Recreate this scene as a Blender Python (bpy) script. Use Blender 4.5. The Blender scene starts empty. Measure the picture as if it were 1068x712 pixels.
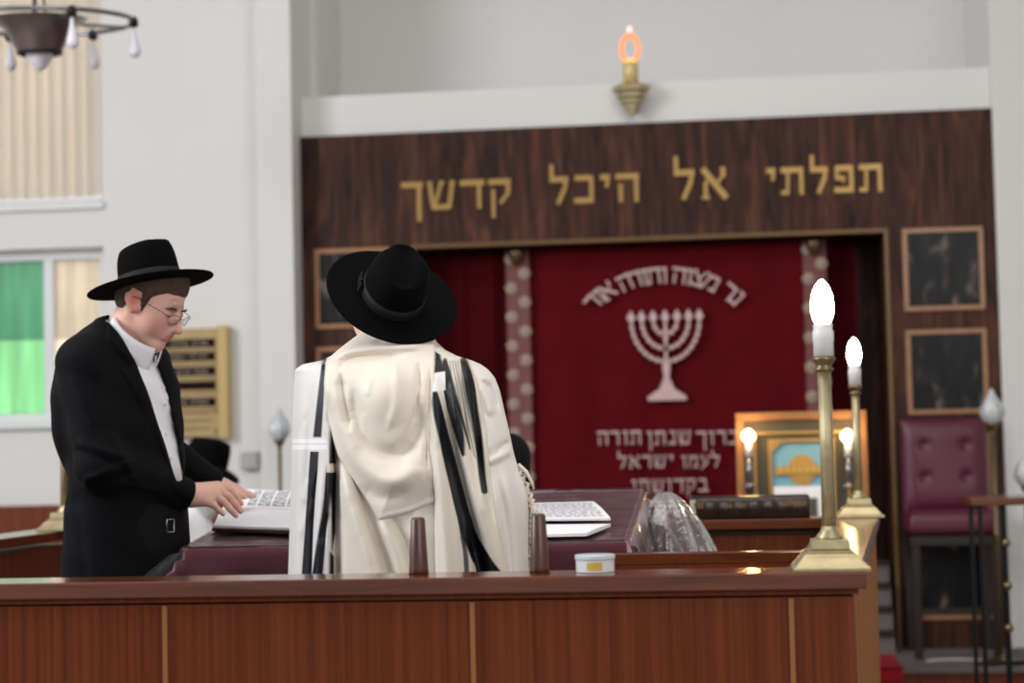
import bpy, bmesh, math, random
import numpy as np
from mathutils import Vector, Matrix
random.seed(7)
rng = np.random.RandomState(5)
PI = math.pi
SC = bpy.context.scene
COL = SC.collection
# ---------------------------------------------------------------- camera
F = 1950.0; W0, H0 = 1068, 712
CAM = np.array([0.0, 0.0, 1.58])
yaw, pitch, roll = math.radians(6.8), math.atan(104 / F), 0.0225
fw = np.array([-math.sin(yaw) * math.cos(pitch), math.cos(yaw) * math.cos(pitch), math.sin(pitch)])
r0 = np.array([math.cos(yaw), math.sin(yaw), 0.0]); u0 = np.cross(r0, fw)
RT = r0 * math.cos(roll) - u0 * math.sin(roll)
UP = u0 * math.cos(roll) + r0 * math.sin(roll)
cd = bpy.data.cameras.new('camera'); cam = bpy.data.objects.new('camera', cd); COL.objects.link(cam)
M = Matrix(((RT[0], UP[0], -fw[0], CAM[0]), (RT[1], UP[1], -fw[1], CAM[1]), (RT[2], UP[2], -fw[2], CAM[2]), (0, 0, 0, 1)))
cam.matrix_world = M
cd.sensor_width = 36; cd.lens = F / W0 * 36; cd.clip_end = 100
cd.dof.use_dof = True; cd.dof.focus_distance = 4.62; cd.dof.aperture_fstop = 2.4; cd.dof.aperture_blades = 0
SC.camera = cam
def ray(px, py):
    return fw + RT * ((px - W0 / 2) / F) - UP * ((py - H0 / 2) / F)
def P(px, py, Y=None, X=None, Z=None):          # a point of the place seen in that direction, on the plane Y, X or Z
    d = ray(px, py)
    t = (Y - CAM[1]) / d[1] if Y is not None else ((X - CAM[0]) / d[0] if X is not None else (Z - CAM[2]) / d[2])
    return CAM + d * t
def proj(x, y, z):
    dx, dy, dz = x - CAM[0], y - CAM[1], z - CAM[2]
    a = dx * fw[0] + dy * fw[1] + dz * fw[2]
    return (W0 / 2 + F * (dx * RT[0] + dy * RT[1] + dz * RT[2]) / a, H0 / 2 - F * (dx * UP[0] + dy * UP[1] + dz * UP[2]) / a)
# ---------------------------------------------------------------- objects
def tag(o, label=None, cat=None, group=None, kind=None):
    if label: o['label'] = label
    if cat: o['category'] = cat
    if group: o['group'] = group
    if kind: o['kind'] = kind
    return o
def wloc(o):
    v = Vector((0, 0, 0))
    while o is not None:
        v = v + o.location; o = o.parent
    return v
def thing(name, loc, label, cat, group=None):
    o = bpy.data.objects.new(name, None); COL.objects.link(o); o.location = Vector([float(c) for c in loc])
    o.empty_display_size = .1
    return tag(o, label, cat, group)
def mkobj(name, verts, faces, mat, parent=None, smooth=False, origin=None, local=False):
    me = bpy.data.meshes.new(name)
    off = Vector((0, 0, 0))
    if not local:
        if parent is not None: off = wloc(parent)
        elif origin is not None: off = Vector([float(c) for c in origin])
    V = np.asarray(verts, dtype=float) - np.array(off)
    me.from_pydata([tuple(v) for v in V.tolist()], [], [tuple(f) for f in faces])
    me.materials.append(mat)
    if smooth:
        me.polygons.foreach_set('use_smooth', [True] * len(me.polygons))
    me.update()
    o = bpy.data.objects.new(name, me); COL.objects.link(o)
    if parent is not None: o.parent = parent
    elif origin is not None: o.location = off
    return o
def copy_tree(o, parent=None):
    c = o.copy(); COL.objects.link(c); c.parent = parent
    for ch in list(o.children): copy_tree(ch, c)
    return c
class MB:
    def __init__(s): s.v = []; s.f = []
    def add(s, V, Fc):
        n = len(s.v); s.v += [tuple(map(float, v)) for v in V]; s.f += [tuple(n + i for i in f) for f in Fc]; return s
    def box(s, a, b, b_=0.0):
        x0, y0, z0 = a; x1, y1, z1 = b
        V = [(x0, y0, z0), (x1, y0, z0), (x1, y1, z0), (x0, y1, z0), (x0, y0, z1), (x1, y0, z1), (x1, y1, z1), (x0, y1, z1)]
        return s.add(V, [(0, 3, 2, 1), (4, 5, 6, 7), (0, 1, 5, 4), (1, 2, 6, 5), (2, 3, 7, 6), (3, 0, 4, 7)])
    def prism(s, poly, z0, z1):                 # poly in xy
        n = len(poly)
        V = [(p[0], p[1], z0) for p in poly] + [(p[0], p[1], z1) for p in poly]
        return s.add(V, [tuple(range(n))[::-1], tuple(range(n, 2 * n))] + [(i, (i + 1) % n, n + (i + 1) % n, n + i) for i in range(n)])
    def prismY(s, poly, y0, y1):                # poly in xz, thickness along y
        n = len(poly)
        V = [(p[0], y0, p[1]) for p in poly] + [(p[0], y1, p[1]) for p in poly]
        return s.add(V, [tuple(range(n)), tuple(range(n, 2 * n))[::-1]] + [((i + 1) % n, i, n + i, n + (i + 1) % n) for i in range(n)])
    def rings(s, R, cap=True, closed=True):
        n = len(R[0]); V = [p for r in R for p in r]; Fc = []
        for k in range(len(R) - 1):
            for i in range(n if closed else n - 1):
                j = (i + 1) % n; Fc.append((k * n + i, k * n + j, (k + 1) * n + j, (k + 1) * n + i))
        if cap: Fc.append(tuple(range(n))[::-1]); Fc.append(tuple((len(R) - 1) * n + i for i in range(n)))
        return s.add(V, Fc)
    def lathe(s, c, prof, n=24, sq=False, cap=True):   # prof [(r,z)]
        R = []
        for r, z in prof:
            if sq: R.append([(c[0] + sx * r, c[1] + sy * r, c[2] + z) for sx, sy in ((-1, -1), (1, -1), (1, 1), (-1, 1))])
            else: R.append([(c[0] + r * math.cos(2 * PI * i / n), c[1] + r * math.sin(2 * PI * i / n), c[2] + z) for i in range(n)])
        return s.rings(R, cap)
    def tube(s, pts, r, n=10, cap=True):
        pts = [np.array(p, float) for p in pts]; R = []
        t0 = pts[1] - pts[0]; a = np.cross(t0, (0, 0, 1.0))
        if np.linalg.norm(a) < 1e-6 * 1: a = np.array((1.0, 0, 0))
        a /= np.linalg.norm(a)
        for k, p in enumerate(pts):
            t = pts[min(k + 1, len(pts) - 1)] - pts[max(k - 1, 0)]; t = t / (np.linalg.norm(t) + 1e-12)
            a = a - t * a.dot(t); a /= np.linalg.norm(a); b = np.cross(t, a)
            rr = r[k] if hasattr(r, '__len__') else r
            R.append([tuple(p + rr * (a * math.cos(2 * PI * i / n) + b * math.sin(2 * PI * i / n))) for i in range(n)])
        return s.rings(R, cap)
    def build(s, name, mat, parent=None, smooth=False, origin=None, local=False, bevel=0, seg=2):
        o = mkobj(name, s.v, s.f, mat, parent, smooth, origin, local)
        if bevel:
            m = o.modifiers.new('bevel', 'BEVEL'); m.width = bevel; m.segments = seg; m.limit_method = 'ANGLE'; m.angle_limit = .6
        if smooth:
            o.data.shade_auto_smooth if False else None
        return o
def grid_faces(nu, nv, loop=False):
    Fc = []
    for j in range(nv - 1):
        for i in range(nu if loop else nu - 1):
            k = (i + 1) % nu
            Fc.append((j * nu + i, j * nu + k, (j + 1) * nu + k, (j + 1) * nu + i))
    return Fc
def vcol(o, cols, name='pattern'):
    a = o.data.color_attributes.new(name, 'FLOAT_COLOR', 'POINT')
    c = np.ones((len(o.data.vertices), 4)); c[:, :3] = cols
    a.data.foreach_set('color', c.ravel())
# ---------------------------------------------------------------- implicit surfaces
def surface_nets(ax, vol):
    X, Yg, Z = ax; nx, ny, nz = vol.shape
    ins = vol < 0
    c = [ins[i:nx - 1 + i, j:ny - 1 + j, k:nz - 1 + k] for i in (0, 1) for j in (0, 1) for k in (0, 1)]
    s = sum(a.astype(np.int8) for a in c); act = (s > 0) & (s < 8)
    I, J, K = np.nonzero(act); n = len(I)
    idx = -np.ones(act.shape, dtype=np.int64); idx[I, J, K] = np.arange(n)
    acc = np.zeros((n, 3)); cnt = np.zeros(n)
    A = (X, Yg, Z)
    for d in range(3):
        o = [e for e in range(3) if e != d]
        for p in (0, 1):
            for q in (0, 1):
                off = [0, 0, 0]; off[o[0]] = p; off[o[1]] = q
                i0 = (I + off[0], J + off[1], K + off[2])
                i1 = list(i0); i1[d] = i1[d] + 1
                v0 = vol[i0]; v1 = vol[tuple(i1)]
                m = (v0 < 0) != (v1 < 0)
                t = np.where(m, v0 / np.where(m, v0 - v1, 1), 0)
                P0 = np.stack([A[0][i0[0]], A[1][i0[1]], A[2][i0[2]]], 1)
                P1 = np.stack([A[0][i1[0]], A[1][i1[1]], A[2][i1[2]]], 1)
                acc += np.where(m[:, None], P0 + (P1 - P0) * t[:, None], 0); cnt += m
    V = acc / cnt[:, None]
    quads = []
    for d in range(3):
        a = ins.take(range(vol.shape[d] - 1), d); b = ins.take(range(1, vol.shape[d]), d)
        ch = a != b
        G = np.array(np.nonzero(ch)).T
        o = [e for e in range(3) if e != d]
        ok = (G[:, o[0]] > 0) & (G[:, o[1]] > 0) & (G[:, o[0]] < vol.shape[o[0]] - 1) & (G[:, o[1]] < vol.shape[o[1]] - 1)
        G = G[ok]; inside = a[tuple(G.T)]
        def cell(p, q):
            H = G.copy(); H[:, o[0]] -= p; H[:, o[1]] -= q; return idx[tuple(H.T)]
        Q = np.stack([cell(1, 1), cell(0, 1), cell(0, 0), cell(1, 0)], 1)
        flip = inside if d != 1 else ~inside
        Q = np.where(flip[:, None], Q, Q[:, ::-1]); quads.append(Q)
    Q = np.concatenate(quads); Q = Q[(Q >= 0).all(1)]
    return V, Q
class Field:
    def __init__(s, ax):
        s.ax = ax; s.v = np.full([len(a) for a in ax], .06)
    def sl(s, lo, hi, m):
        r = []
        for d in range(3):
            a = s.ax[d]; i = np.searchsorted(a, lo[d] - m); j = np.searchsorted(a, hi[d] + m)
            if j <= i: return None
            r.append(slice(i, j))
        return tuple(r)
    def pts(s, r):
        return (s.ax[0][r[0]][:, None, None], s.ax[1][r[1]][None, :, None], s.ax[2][r[2]][None, None, :])
    def comb(s, r, d, k, op):
        cur = s.v[r]
        if op == '+':
            if k > 0:
                h = np.clip(k - np.abs(cur - d), 0, None) / k; s.v[r] = np.minimum(cur, d) - h * h * k * .25
            else: s.v[r] = np.minimum(cur, d)
        elif op == '-':
            if k > 0:
                h = np.clip(k - np.abs(cur + d), 0, None) / k; s.v[r] = np.maximum(cur, -d) + h * h * k * .25
            else: s.v[r] = np.maximum(cur, -d)
    def cone(s, a, b, r1, r2, k=.02, op='+', sc=(1, 1, 1), infl=0):
        a = np.array(a, float); b = np.array(b, float); r1 += infl; r2 += infl
        R = max(r1, r2)
        r = s.sl(np.minimum(a, b) - R, np.maximum(a, b) + R, .05)
        if r is None: return
        x, y, z = s.pts(r); ab = b - a; L = ab.dot(ab) + 1e-12
        h = np.clip(((x - a[0]) * ab[0] + (y - a[1]) * ab[1] + (z - a[2]) * ab[2]) / L, 0, 1)
        d = np.sqrt((x - a[0] - h * ab[0]) ** 2 + (y - a[1] - h * ab[1]) ** 2 + (z - a[2] - h * ab[2]) ** 2) - (r1 + (r2 - r1) * h)
        s.comb(r, d, k, op)
    def ell(s, c, rad, Rm=None, k=.02, op='+', infl=0):
        c = np.array(c, float); rad = np.array(rad, float) + infl; R = rad.max()
        r = s.sl(c - R, c + R, .05)
        if r is None: return
        x, y, z = s.pts(r); x = x - c[0]; y = y - c[1]; z = z - c[2]
        if Rm is None: u, v, w = x, y, z
        else: u, v, w = [Rm[0][i] * x + Rm[1][i] * y + Rm[2][i] * z for i in range(3)]
        q = np.sqrt((u / rad[0]) ** 2 + (v / rad[1]) ** 2 + (w / rad[2]) ** 2)
        g = np.sqrt((u / rad[0] ** 2) ** 2 + (v / rad[1] ** 2) ** 2 + (w / rad[2] ** 2) ** 2) + 1e-9
        s.comb(r, q * (q - 1) / g, k, op)
    def loft(s, tab, ang=0.0, k=.03, op='+', infl=0):   # rows z, cx, cy, rx, ry ; turned by ang about z
        T = np.array(sorted(tab)); z0, z1 = T[0, 0], T[-1, 0]; R = T[:, 3:].max() + infl
        lo = (T[:, 1].min() - R, T[:, 2].min() - R, z0); hi = (T[:, 1].max() + R, T[:, 2].max() + R, z1)
        r = s.sl(lo, hi, .05)
        if r is None: return
        x, y, z = s.pts(r); zc = np.clip(z, z0, z1)
        cx, cy, rx, ry = [np.interp(zc, T[:, 0], T[:, i]) for i in (1, 2, 3, 4)]
        rx = rx + infl; ry = ry + infl
        X = (x - cx) * math.cos(ang) + (y - cy) * math.sin(ang); Y = -(x - cx) * math.sin(ang) + (y - cy) * math.cos(ang)
        q = np.sqrt((X / rx) ** 2 + (Y / ry) ** 2) + 1e-9
        d = (q - 1) * q / (np.sqrt((X / rx ** 2) ** 2 + (Y / ry ** 2) ** 2) + 1e-6)
        dz = np.abs(z - zc); d = np.where(dz > 0, np.sqrt(np.clip(d, 0, None) ** 2 + dz ** 2), d) + np.where(dz > 0, infl * 0, 0)
        s.comb(r, d, k, op)
    def mesh(s, name, mat, parent=None, origin=None, smooth_it=0):
        V, Q = surface_nets(s.ax, s.v)
        o = mkobj(name, V, Q.tolist(), mat, parent, True, origin)
        if smooth_it:
            m = o.modifiers.new('smooth', 'SMOOTH'); m.factor = .5; m.iterations = smooth_it
        return o, V
def axis(*seg):                                   # (start, end, step) pieces
    a = []
    for s0, s1, st in seg: a += list(np.linspace(s0, s1, max(2, int(round((s1 - s0) / st)) + 1))[:-1])
    a.append(seg[-1][1]); return np.array(a)
# ---------------------------------------------------------------- materials
def srgb(r, g, b):
    f = lambda c: (c / 255) / 12.92 if c / 255 <= .04045 else ((c / 255 + .055) / 1.055) ** 2.4
    return (f(r), f(g), f(b), 1)
def new(name):
    m = bpy.data.materials.new(name); m.use_nodes = True
    return m, m.node_tree, m.node_tree.nodes['Principled BSDF']
def plain(name, col, rough=.5, metal=0, spec=.5, noise=0, nscale=20, bump=0, bscale=60, sub=0, coat=0, sheen=0):
    m, t, b = new(name); b.inputs['Base Color'].default_value = col; b.inputs['Roughness'].default_value = rough
    b.inputs['Metallic'].default_value = metal; b.inputs['Specular IOR Level'].default_value = spec
    b.inputs['Coat Weight'].default_value = coat; b.inputs['Coat Roughness'].default_value = .08
    if sheen: b.inputs['Sheen Weight'].default_value = sheen; b.inputs['Sheen Roughness'].default_value = .4
    if sub: b.inputs['Subsurface Weight'].default_value = sub; b.inputs['Subsurface Radius'].default_value = (.012, .004, .002); b.inputs['Subsurface Scale'].default_value = 1
    tc = t.nodes.new('ShaderNodeTexCoord')
    if noise:
        n = t.nodes.new('ShaderNodeTexNoise'); n.inputs['Scale'].default_value = nscale; n.inputs['Detail'].default_value = 4
        t.links.new(tc.outputs['Object'], n.inputs['Vector'])
        r = t.nodes.new('ShaderNodeMapRange'); r.inputs[1].default_value = .3; r.inputs[2].default_value = .7; r.inputs[3].default_value = 1 - noise; r.inputs[4].default_value = 1 + noise
        t.links.new(n.outputs['Fac'], r.inputs[0])
        mx = t.nodes.new('ShaderNodeVectorMath'); mx.operation = 'SCALE'; mx.inputs[0].default_value = col[:3]
        t.links.new(r.outputs[0], mx.inputs['Scale']); t.links.new(mx.outputs[0], b.inputs['Base Color'])
    if bump:
        n = t.nodes.new('ShaderNodeTexNoise'); n.inputs['Scale'].default_value = bscale; n.inputs['Detail'].default_value = 5
        t.links.new(tc.outputs['Object'], n.inputs['Vector'])
        bp = t.nodes.new('ShaderNodeBump'); bp.inputs['Strength'].default_value = bump; bp.inputs['Distance'].default_value = .01
        t.links.new(n.outputs['Fac'], bp.inputs['Height']); t.links.new(bp.outputs[0], b.inputs['Normal'])
    return m
def wood(name, c0, c1, c2, sc=(14, 14, .8), rough=.35, dist=2.0, nscale=2.2, coat=.2, fine=0, fc=.29):
    m, t, b = new(name); tc = t.nodes.new('ShaderNodeTexCoord'); mp = t.nodes.new('ShaderNodeMapping')
    mp.inputs['Scale'].default_value = sc; t.links.new(tc.outputs['Object'], mp.inputs['Vector'])
    n = t.nodes.new('ShaderNodeTexNoise'); n.inputs['Scale'].default_value = nscale; n.inputs['Detail'].default_value = 6; n.inputs['Roughness'].default_value = .6; n.inputs['Distortion'].default_value = dist
    t.links.new(mp.outputs[0], n.inputs['Vector'])
    cr = t.nodes.new('ShaderNodeValToRGB'); e = cr.color_ramp.elements
    e[0].position = .3; e[0].color = c0; e[1].position = .72; e[1].color = c2
    k = e.new(.5); k.color = c1
    t.links.new(n.outputs['Fac'], cr.inputs[0]); out = cr.outputs[0]
    if fine:
        mp2 = t.nodes.new('ShaderNodeMapping'); mp2.inputs['Scale'].default_value = (fine, fine, .6); t.links.new(tc.outputs['Object'], mp2.inputs['Vector'])
        n2 = t.nodes.new('ShaderNodeTexNoise'); n2.inputs['Scale'].default_value = 1; n2.inputs['Detail'].default_value = 3
        t.links.new(mp2.outputs[0], n2.inputs['Vector'])
        r = t.nodes.new('ShaderNodeMapRange'); r.inputs[1].default_value = .3; r.inputs[2].default_value = .7; r.inputs[3].default_value = 1 - fc; r.inputs[4].default_value = 1 + fc
        t.links.new(n2.outputs['Fac'], r.inputs[0])
        mx = t.nodes.new('ShaderNodeVectorMath'); mx.operation = 'SCALE'; t.links.new(out, mx.inputs[0]); t.links.new(r.outputs[0], mx.inputs['Scale']); out = mx.outputs[0]
    t.links.new(out, b.inputs['Base Color'])
    b.inputs['Roughness'].default_value = rough; b.inputs['Coat Weight'].default_value = coat; b.inputs['Coat Roughness'].default_value = .15
    return m
def emit(name, col, s, base=(.8, .8, .8, 1)):
    m, t, b = new(name); b.inputs['Base Color'].default_value = base
    b.inputs['Emission Color'].default_value = col; b.inputs['Emission Strength'].default_value = s; return m
def vc_mat(name, rough=.6, sheen=0, sub=0, bump=0, bscale=300, spec=.3):
    m, t, b = new(name); a = t.nodes.new('ShaderNodeAttribute'); a.attribute_name = 'pattern'
    t.links.new(a.outputs['Color'], b.inputs['Base Color']); b.inputs['Roughness'].default_value = rough; b.inputs['Specular IOR Level'].default_value = spec
    if sheen: b.inputs['Sheen Weight'].default_value = sheen
    if sub: b.inputs['Subsurface Weight'].default_value = sub; b.inputs['Subsurface Radius'].default_value = (.012, .005, .003); b.inputs['Subsurface Scale'].default_value = 1
    if bump:
        tc = t.nodes.new('ShaderNodeTexCoord')
        n = t.nodes.new('ShaderNodeTexNoise'); n.inputs['Scale'].default_value = bscale; n.inputs['Detail'].default_value = 3
        t.links.new(tc.outputs['Object'], n.inputs['Vector'])
        bp = t.nodes.new('ShaderNodeBump'); bp.inputs['Strength'].default_value = bump; bp.inputs['Distance'].default_value = .005
        t.links.new(n.outputs['Fac'], bp.inputs['Height']); t.links.new(bp.outputs[0], b.inputs['Normal'])
    return m
def marble(name):
    m, t, b = new(name); tc = t.nodes.new('ShaderNodeTexCoord'); mp = t.nodes.new('ShaderNodeMapping'); mp.inputs['Scale'].default_value = (1, 1, .45); t.links.new(tc.outputs['Object'], mp.inputs['Vector'])
    n = t.nodes.new('ShaderNodeTexNoise'); n.inputs['Scale'].default_value = 9; n.inputs['Detail'].default_value = 7; n.inputs['Distortion'].default_value = 1.2
    t.links.new(mp.outputs[0], n.inputs['Vector'])
    cr = t.nodes.new('ShaderNodeValToRGB'); e = cr.color_ramp.elements
    e[0].position = .45; e[0].color = srgb(14, 15, 16); e[1].position = .78; e[1].color = srgb(150, 128, 116)
    k = e.new(.58); k.color = srgb(34, 32, 32)
    t.links.new(n.outputs['Fac'], cr.inputs[0]); t.links.new(cr.outputs[0], b.inputs['Base Color']); b.inputs['Roughness'].default_value = .35; b.inputs['Specular IOR Level'].default_value = .2; return m
def clear_film(name, tint=(1, 1, 1, 1), gl=.16, rough=.12, bump=.5, bscale=9, white=.1, ior=1.45):
    m, t, b = new(name); t.nodes.remove(b); out = t.nodes['Material Output']
    tr = t.nodes.new('ShaderNodeBsdfTransparent'); tr.inputs[0].default_value = tint
    g = t.nodes.new('ShaderNodeBsdfGlossy'); g.inputs['Roughness'].default_value = rough
    df = t.nodes.new('ShaderNodeBsdfDiffuse'); df.inputs[0].default_value = (.8, .8, .85, 1)
    fr = t.nodes.new('ShaderNodeFresnel'); fr.inputs['IOR'].default_value = ior
    ad = t.nodes.new('ShaderNodeMath'); ad.operation = 'ADD'; ad.inputs[1].default_value = gl * .3; t.links.new(fr.outputs[0], ad.inputs[0])
    m1 = t.nodes.new('ShaderNodeMixShader'); m1.inputs[0].default_value = white; t.links.new(tr.outputs[0], m1.inputs[1]); t.links.new(df.outputs[0], m1.inputs[2])
    m2 = t.nodes.new('ShaderNodeMixShader'); t.links.new(ad.outputs[0], m2.inputs[0]); t.links.new(m1.outputs[0], m2.inputs[1]); t.links.new(g.outputs[0], m2.inputs[2])
    t.links.new(m2.outputs[0], out.inputs['Surface'])
    if bump:
        tc = t.nodes.new('ShaderNodeTexCoord'); n = t.nodes.new('ShaderNodeTexNoise'); n.inputs['Scale'].default_value = bscale; n.inputs['Detail'].default_value = 3
        t.links.new(tc.outputs['Object'], n.inputs['Vector'])
        bp = t.nodes.new('ShaderNodeBump'); bp.inputs['Strength'].default_value = bump; bp.inputs['Distance'].default_value = .02
        t.links.new(n.outputs['Fac'], bp.inputs['Height'])
        for q in (g, fr): t.links.new(bp.outputs[0], q.inputs['Normal'])
    return m
def translucent(name, col, w=.7, lo=.8):
    m, t, b = new(name); out = t.nodes['Material Output']
    b.inputs['Base Color'].default_value = col; b.inputs['Roughness'].default_value = .3
    tl = t.nodes.new('ShaderNodeBsdfTranslucent'); tl.inputs[0].default_value = col
    mx = t.nodes.new('ShaderNodeMixShader'); mx.inputs[0].default_value = w
    t.links.new(b.outputs[0], mx.inputs[1]); t.links.new(tl.outputs[0], mx.inputs[2]); t.links.new(mx.outputs[0], out.inputs['Surface'])
    tc = t.nodes.new('ShaderNodeTexCoord'); mp = t.nodes.new('ShaderNodeMapping'); mp.inputs['Scale'].default_value = (18, 18, 1.2); t.links.new(tc.outputs['Object'], mp.inputs['Vector'])
    n = t.nodes.new('ShaderNodeTexNoise'); n.inputs['Scale'].default_value = 1.5; n.inputs['Detail'].default_value = 4; t.links.new(mp.outputs[0], n.inputs['Vector'])
    r = t.nodes.new('ShaderNodeMapRange'); r.inputs[1].default_value = .3; r.inputs[2].default_value = .7; r.inputs[3].default_value = lo; r.inputs[4].default_value = 2 - lo - .1; t.links.new(n.outputs['Fac'], r.inputs[0])
    v = t.nodes.new('ShaderNodeVectorMath'); v.operation = 'SCALE'; v.inputs[0].default_value = col[:3]; t.links.new(r.outputs[0], v.inputs['Scale'])
    t.links.new(v.outputs[0], tl.inputs[0]); t.links.new(v.outputs[0], b.inputs['Base Color'])
    return m
M_wall = plain('white_plaster', srgb(220, 219, 217), .85, bump=.12, bscale=40, noise=.015, nscale=2)
M_beam = plain('white_paint', srgb(226, 225, 223), .6)
M_rose = wood('rosewood', srgb(28, 16, 12), srgb(64, 37, 28), srgb(100, 62, 45), (9, 9, 1.1), .5, 1.5, 1.6, .0, fine=30)
M_rose.node_tree.nodes['Principled BSDF'].inputs['Specular IOR Level'].default_value = .18
M_trimw = wood('light_wood_trim', srgb(120, 80, 50), srgb(160, 112, 76), srgb(180, 130, 92), (30, 30, 30), .4)
M_maho = wood('mahogany', srgb(86, 34, 9), srgb(104, 46, 15), srgb(118, 56, 21), (40, 40, .5), .42, .3, 2.0, .03, fine=130, fc=.14)
M_mahotop = wood('mahogany_rail', srgb(78, 36, 14), srgb(98, 48, 22), srgb(112, 58, 28), (1.5, 20, 20), .22, .6, 2.0, .6)
M_groove = plain('brown_groove_strip', srgb(150, 98, 52), .4)
M_peg = wood('dark_peg_wood', srgb(52, 24, 16), srgb(76, 38, 26), srgb(96, 52, 36), (20, 20, 2), .4)
M_brass = plain('aged_brass', srgb(180, 167, 132), .4, .8, noise=.12, nscale=30, bump=.1)
M_brassd = plain('dark_brass', srgb(130, 112, 84), .35, .9)
M_gold = plain('gold_letter', srgb(172, 138, 82), .38, .55)
M_goldf = plain('gold_frame', srgb(180, 144, 84), .35, .6, noise=.08)
M_marble = marble('black_marble')
M_red = plain('red_velvet', srgb(88, 2, 12), .85, sheen=.1, spec=.15, noise=.12, nscale=6)
M_emb = plain('silver_thread', srgb(208, 178, 176), .6, .1, bump=.4, bscale=90)
M_lace = plain('pink_lace', srgb(120, 72, 74), .8)
M_flower = plain('cream_rosette', srgb(168, 148, 132), .7, bump=.5, bscale=80)
M_felt = plain('black_felt', srgb(6, 6, 8), .9, sheen=.0, spec=.08, bump=.1, bscale=200)
M_ribbon = plain('black_ribbon', srgb(11, 11, 14), .7, spec=.3)
M_suit = plain('black_suit_wool', srgb(10, 11, 15), .8, spec=.12, sheen=.02, bump=.15, bscale=120)
M_suit2 = plain('black_coat_wool', srgb(12, 12, 16), .8, spec=.2, bump=.15, bscale=120)
M_shirt = plain('white_cotton', srgb(246, 246, 252), .7, bump=.15, bscale=60)
M_shoe = plain('black_leather', srgb(16, 15, 15), .3)
M_hair = plain('brown_hair', srgb(74, 50, 38), .6, noise=.3, nscale=90, bump=.6, bscale=180)
M_wire = plain('dark_wire', srgb(70, 66, 62), .3, .8)
M_maroon = plain('maroon_cloth', srgb(74, 10, 28), .6, noise=.1, sheen=1.0, spec=.1)
M_film = clear_film('clear_plastic', gl=.0, rough=.14, bump=.4, bscale=11, white=.02, ior=1.15)
M_page = plain('white_paper', srgb(238, 238, 244), .8)
M_ink = plain('black_ink', srgb(70, 72, 82), .8)
M_leath = plain('burgundy_leather', srgb(90, 30, 54), .42, bump=.08, bscale=60)
M_chairw = wood('dark_chair_wood', srgb(16, 10, 8), srgb(28, 17, 12), srgb(42, 26, 18), (20, 20, 2), .5, coat=0)
M_iron = plain('black_iron', srgb(20, 20, 20), .45, .5)
M_steel = plain('grey_steel', srgb(140, 140, 145), .25, .9)
M_bowl = plain('dark_pewter', srgb(134, 120, 122), .28, .75)
M_frost = plain('frosted_glass', srgb(222, 218, 228), .35, spec=.6, sub=0)
M_bulb = emit('lit_bulb', (1, .80, .52, 1), 28)
M_bulb2 = emit('warm_lit_bulb', (1, .66, .28, 1), 14)
M_led = emit('orange_led', (1, .30, .12, 1), 1.25, (.35, .08, .03, 1))
M_ledy = emit('yellow_led', (1, .50, .08, 1), 1.9, (.4, .2, .03, 1))
M_socket = plain('white_candle_sleeve', srgb(226, 224, 224), .5)
M_blind = translucent('cream_blind_fabric', srgb(238, 234, 228), .42, .93)
M_upvc = plain('white_window_frame', srgb(218, 220, 222), .5)
M_sill = plain('cream_window_sill', srgb(220, 206, 160), .5)
M_grn1 = translucent('green_glass', srgb(122, 182, 150), .7)
M_grn2 = translucent('light_green_glass', srgb(176, 224, 182), .72)
M_bei1 = translucent('beige_glass', srgb(222, 212, 196), .7)
M_bei2 = translucent('light_beige_glass', srgb(255, 244, 228), .75)
M_slot = plain('dark_brown_slot', srgb(32, 15, 10), .8, spec=.1)
M_chalk = plain('white_letter', srgb(160, 148, 134), .6)
M_board = plain('gold_board', srgb(166, 142, 96), .5, .1, noise=.1, nscale=6)
M_engr = plain('engraved_line', srgb(140, 108, 60), .6)
M_greybox = plain('grey_plastic', srgb(168, 168, 162), .5)
M_carpet = plain('grey_carpet', srgb(112, 102, 100), .95, noise=.1, nscale=60)
M_redc = plain('red_carpet', srgb(160, 10, 28), .95, noise=.1, nscale=60)
M_floor = plain('grey_floor_tile', srgb(150, 142, 134), .4, noise=.06)
M_blue = plain('pale_blue_enamel', srgb(120, 172, 190), .4)
M_emgold = plain('gold_emblem', srgb(190, 150, 80), .4, .4)
M_glow = plain('warm_wood_frame', srgb(158, 108, 62), .4, noise=.1)
M_olive = plain('olive_mat_board', srgb(80, 74, 60), .6)
M_ceil = plain('white_ceiling', srgb(225, 225, 225), .9)
M_bookl = plain('brown_black_leather', srgb(40, 28, 22), .3, noise=.35, nscale=30, bump=.2)
M_edge = plain('page_edge', srgb(200, 192, 180), .8)
M_tin = plain('white_tin', srgb(214, 218, 222), .35)
M_yel = plain('yellow_print', srgb(206, 170, 60), .5)
M_skin = vc_mat('skin', .5, sub=.12, bump=.05, bscale=200, spec=.35)
M_tallit = vc_mat('woven_wool', .48, sheen=0, bump=.05, bscale=260, spec=.28)
M_fringe = plain('cream_fringe', srgb(226, 216, 202), .8)
M_glassl = clear_film('lens_glass', gl=.05, rough=.03, bump=0, white=.03)
M_grey = plain('grey_hair', srgb(196, 194, 192), .8, noise=.15, nscale=60, bump=.6, bscale=150)
M_maho.node_tree.nodes['Principled BSDF'].inputs['Specular IOR Level'].default_value = .25
M_maroon.node_tree.nodes['Principled BSDF'].inputs['Sheen Tint'].default_value = (1, .72, .78, 1)  # pink tint stands in for the reflection on the plastic over the cloth
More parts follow.
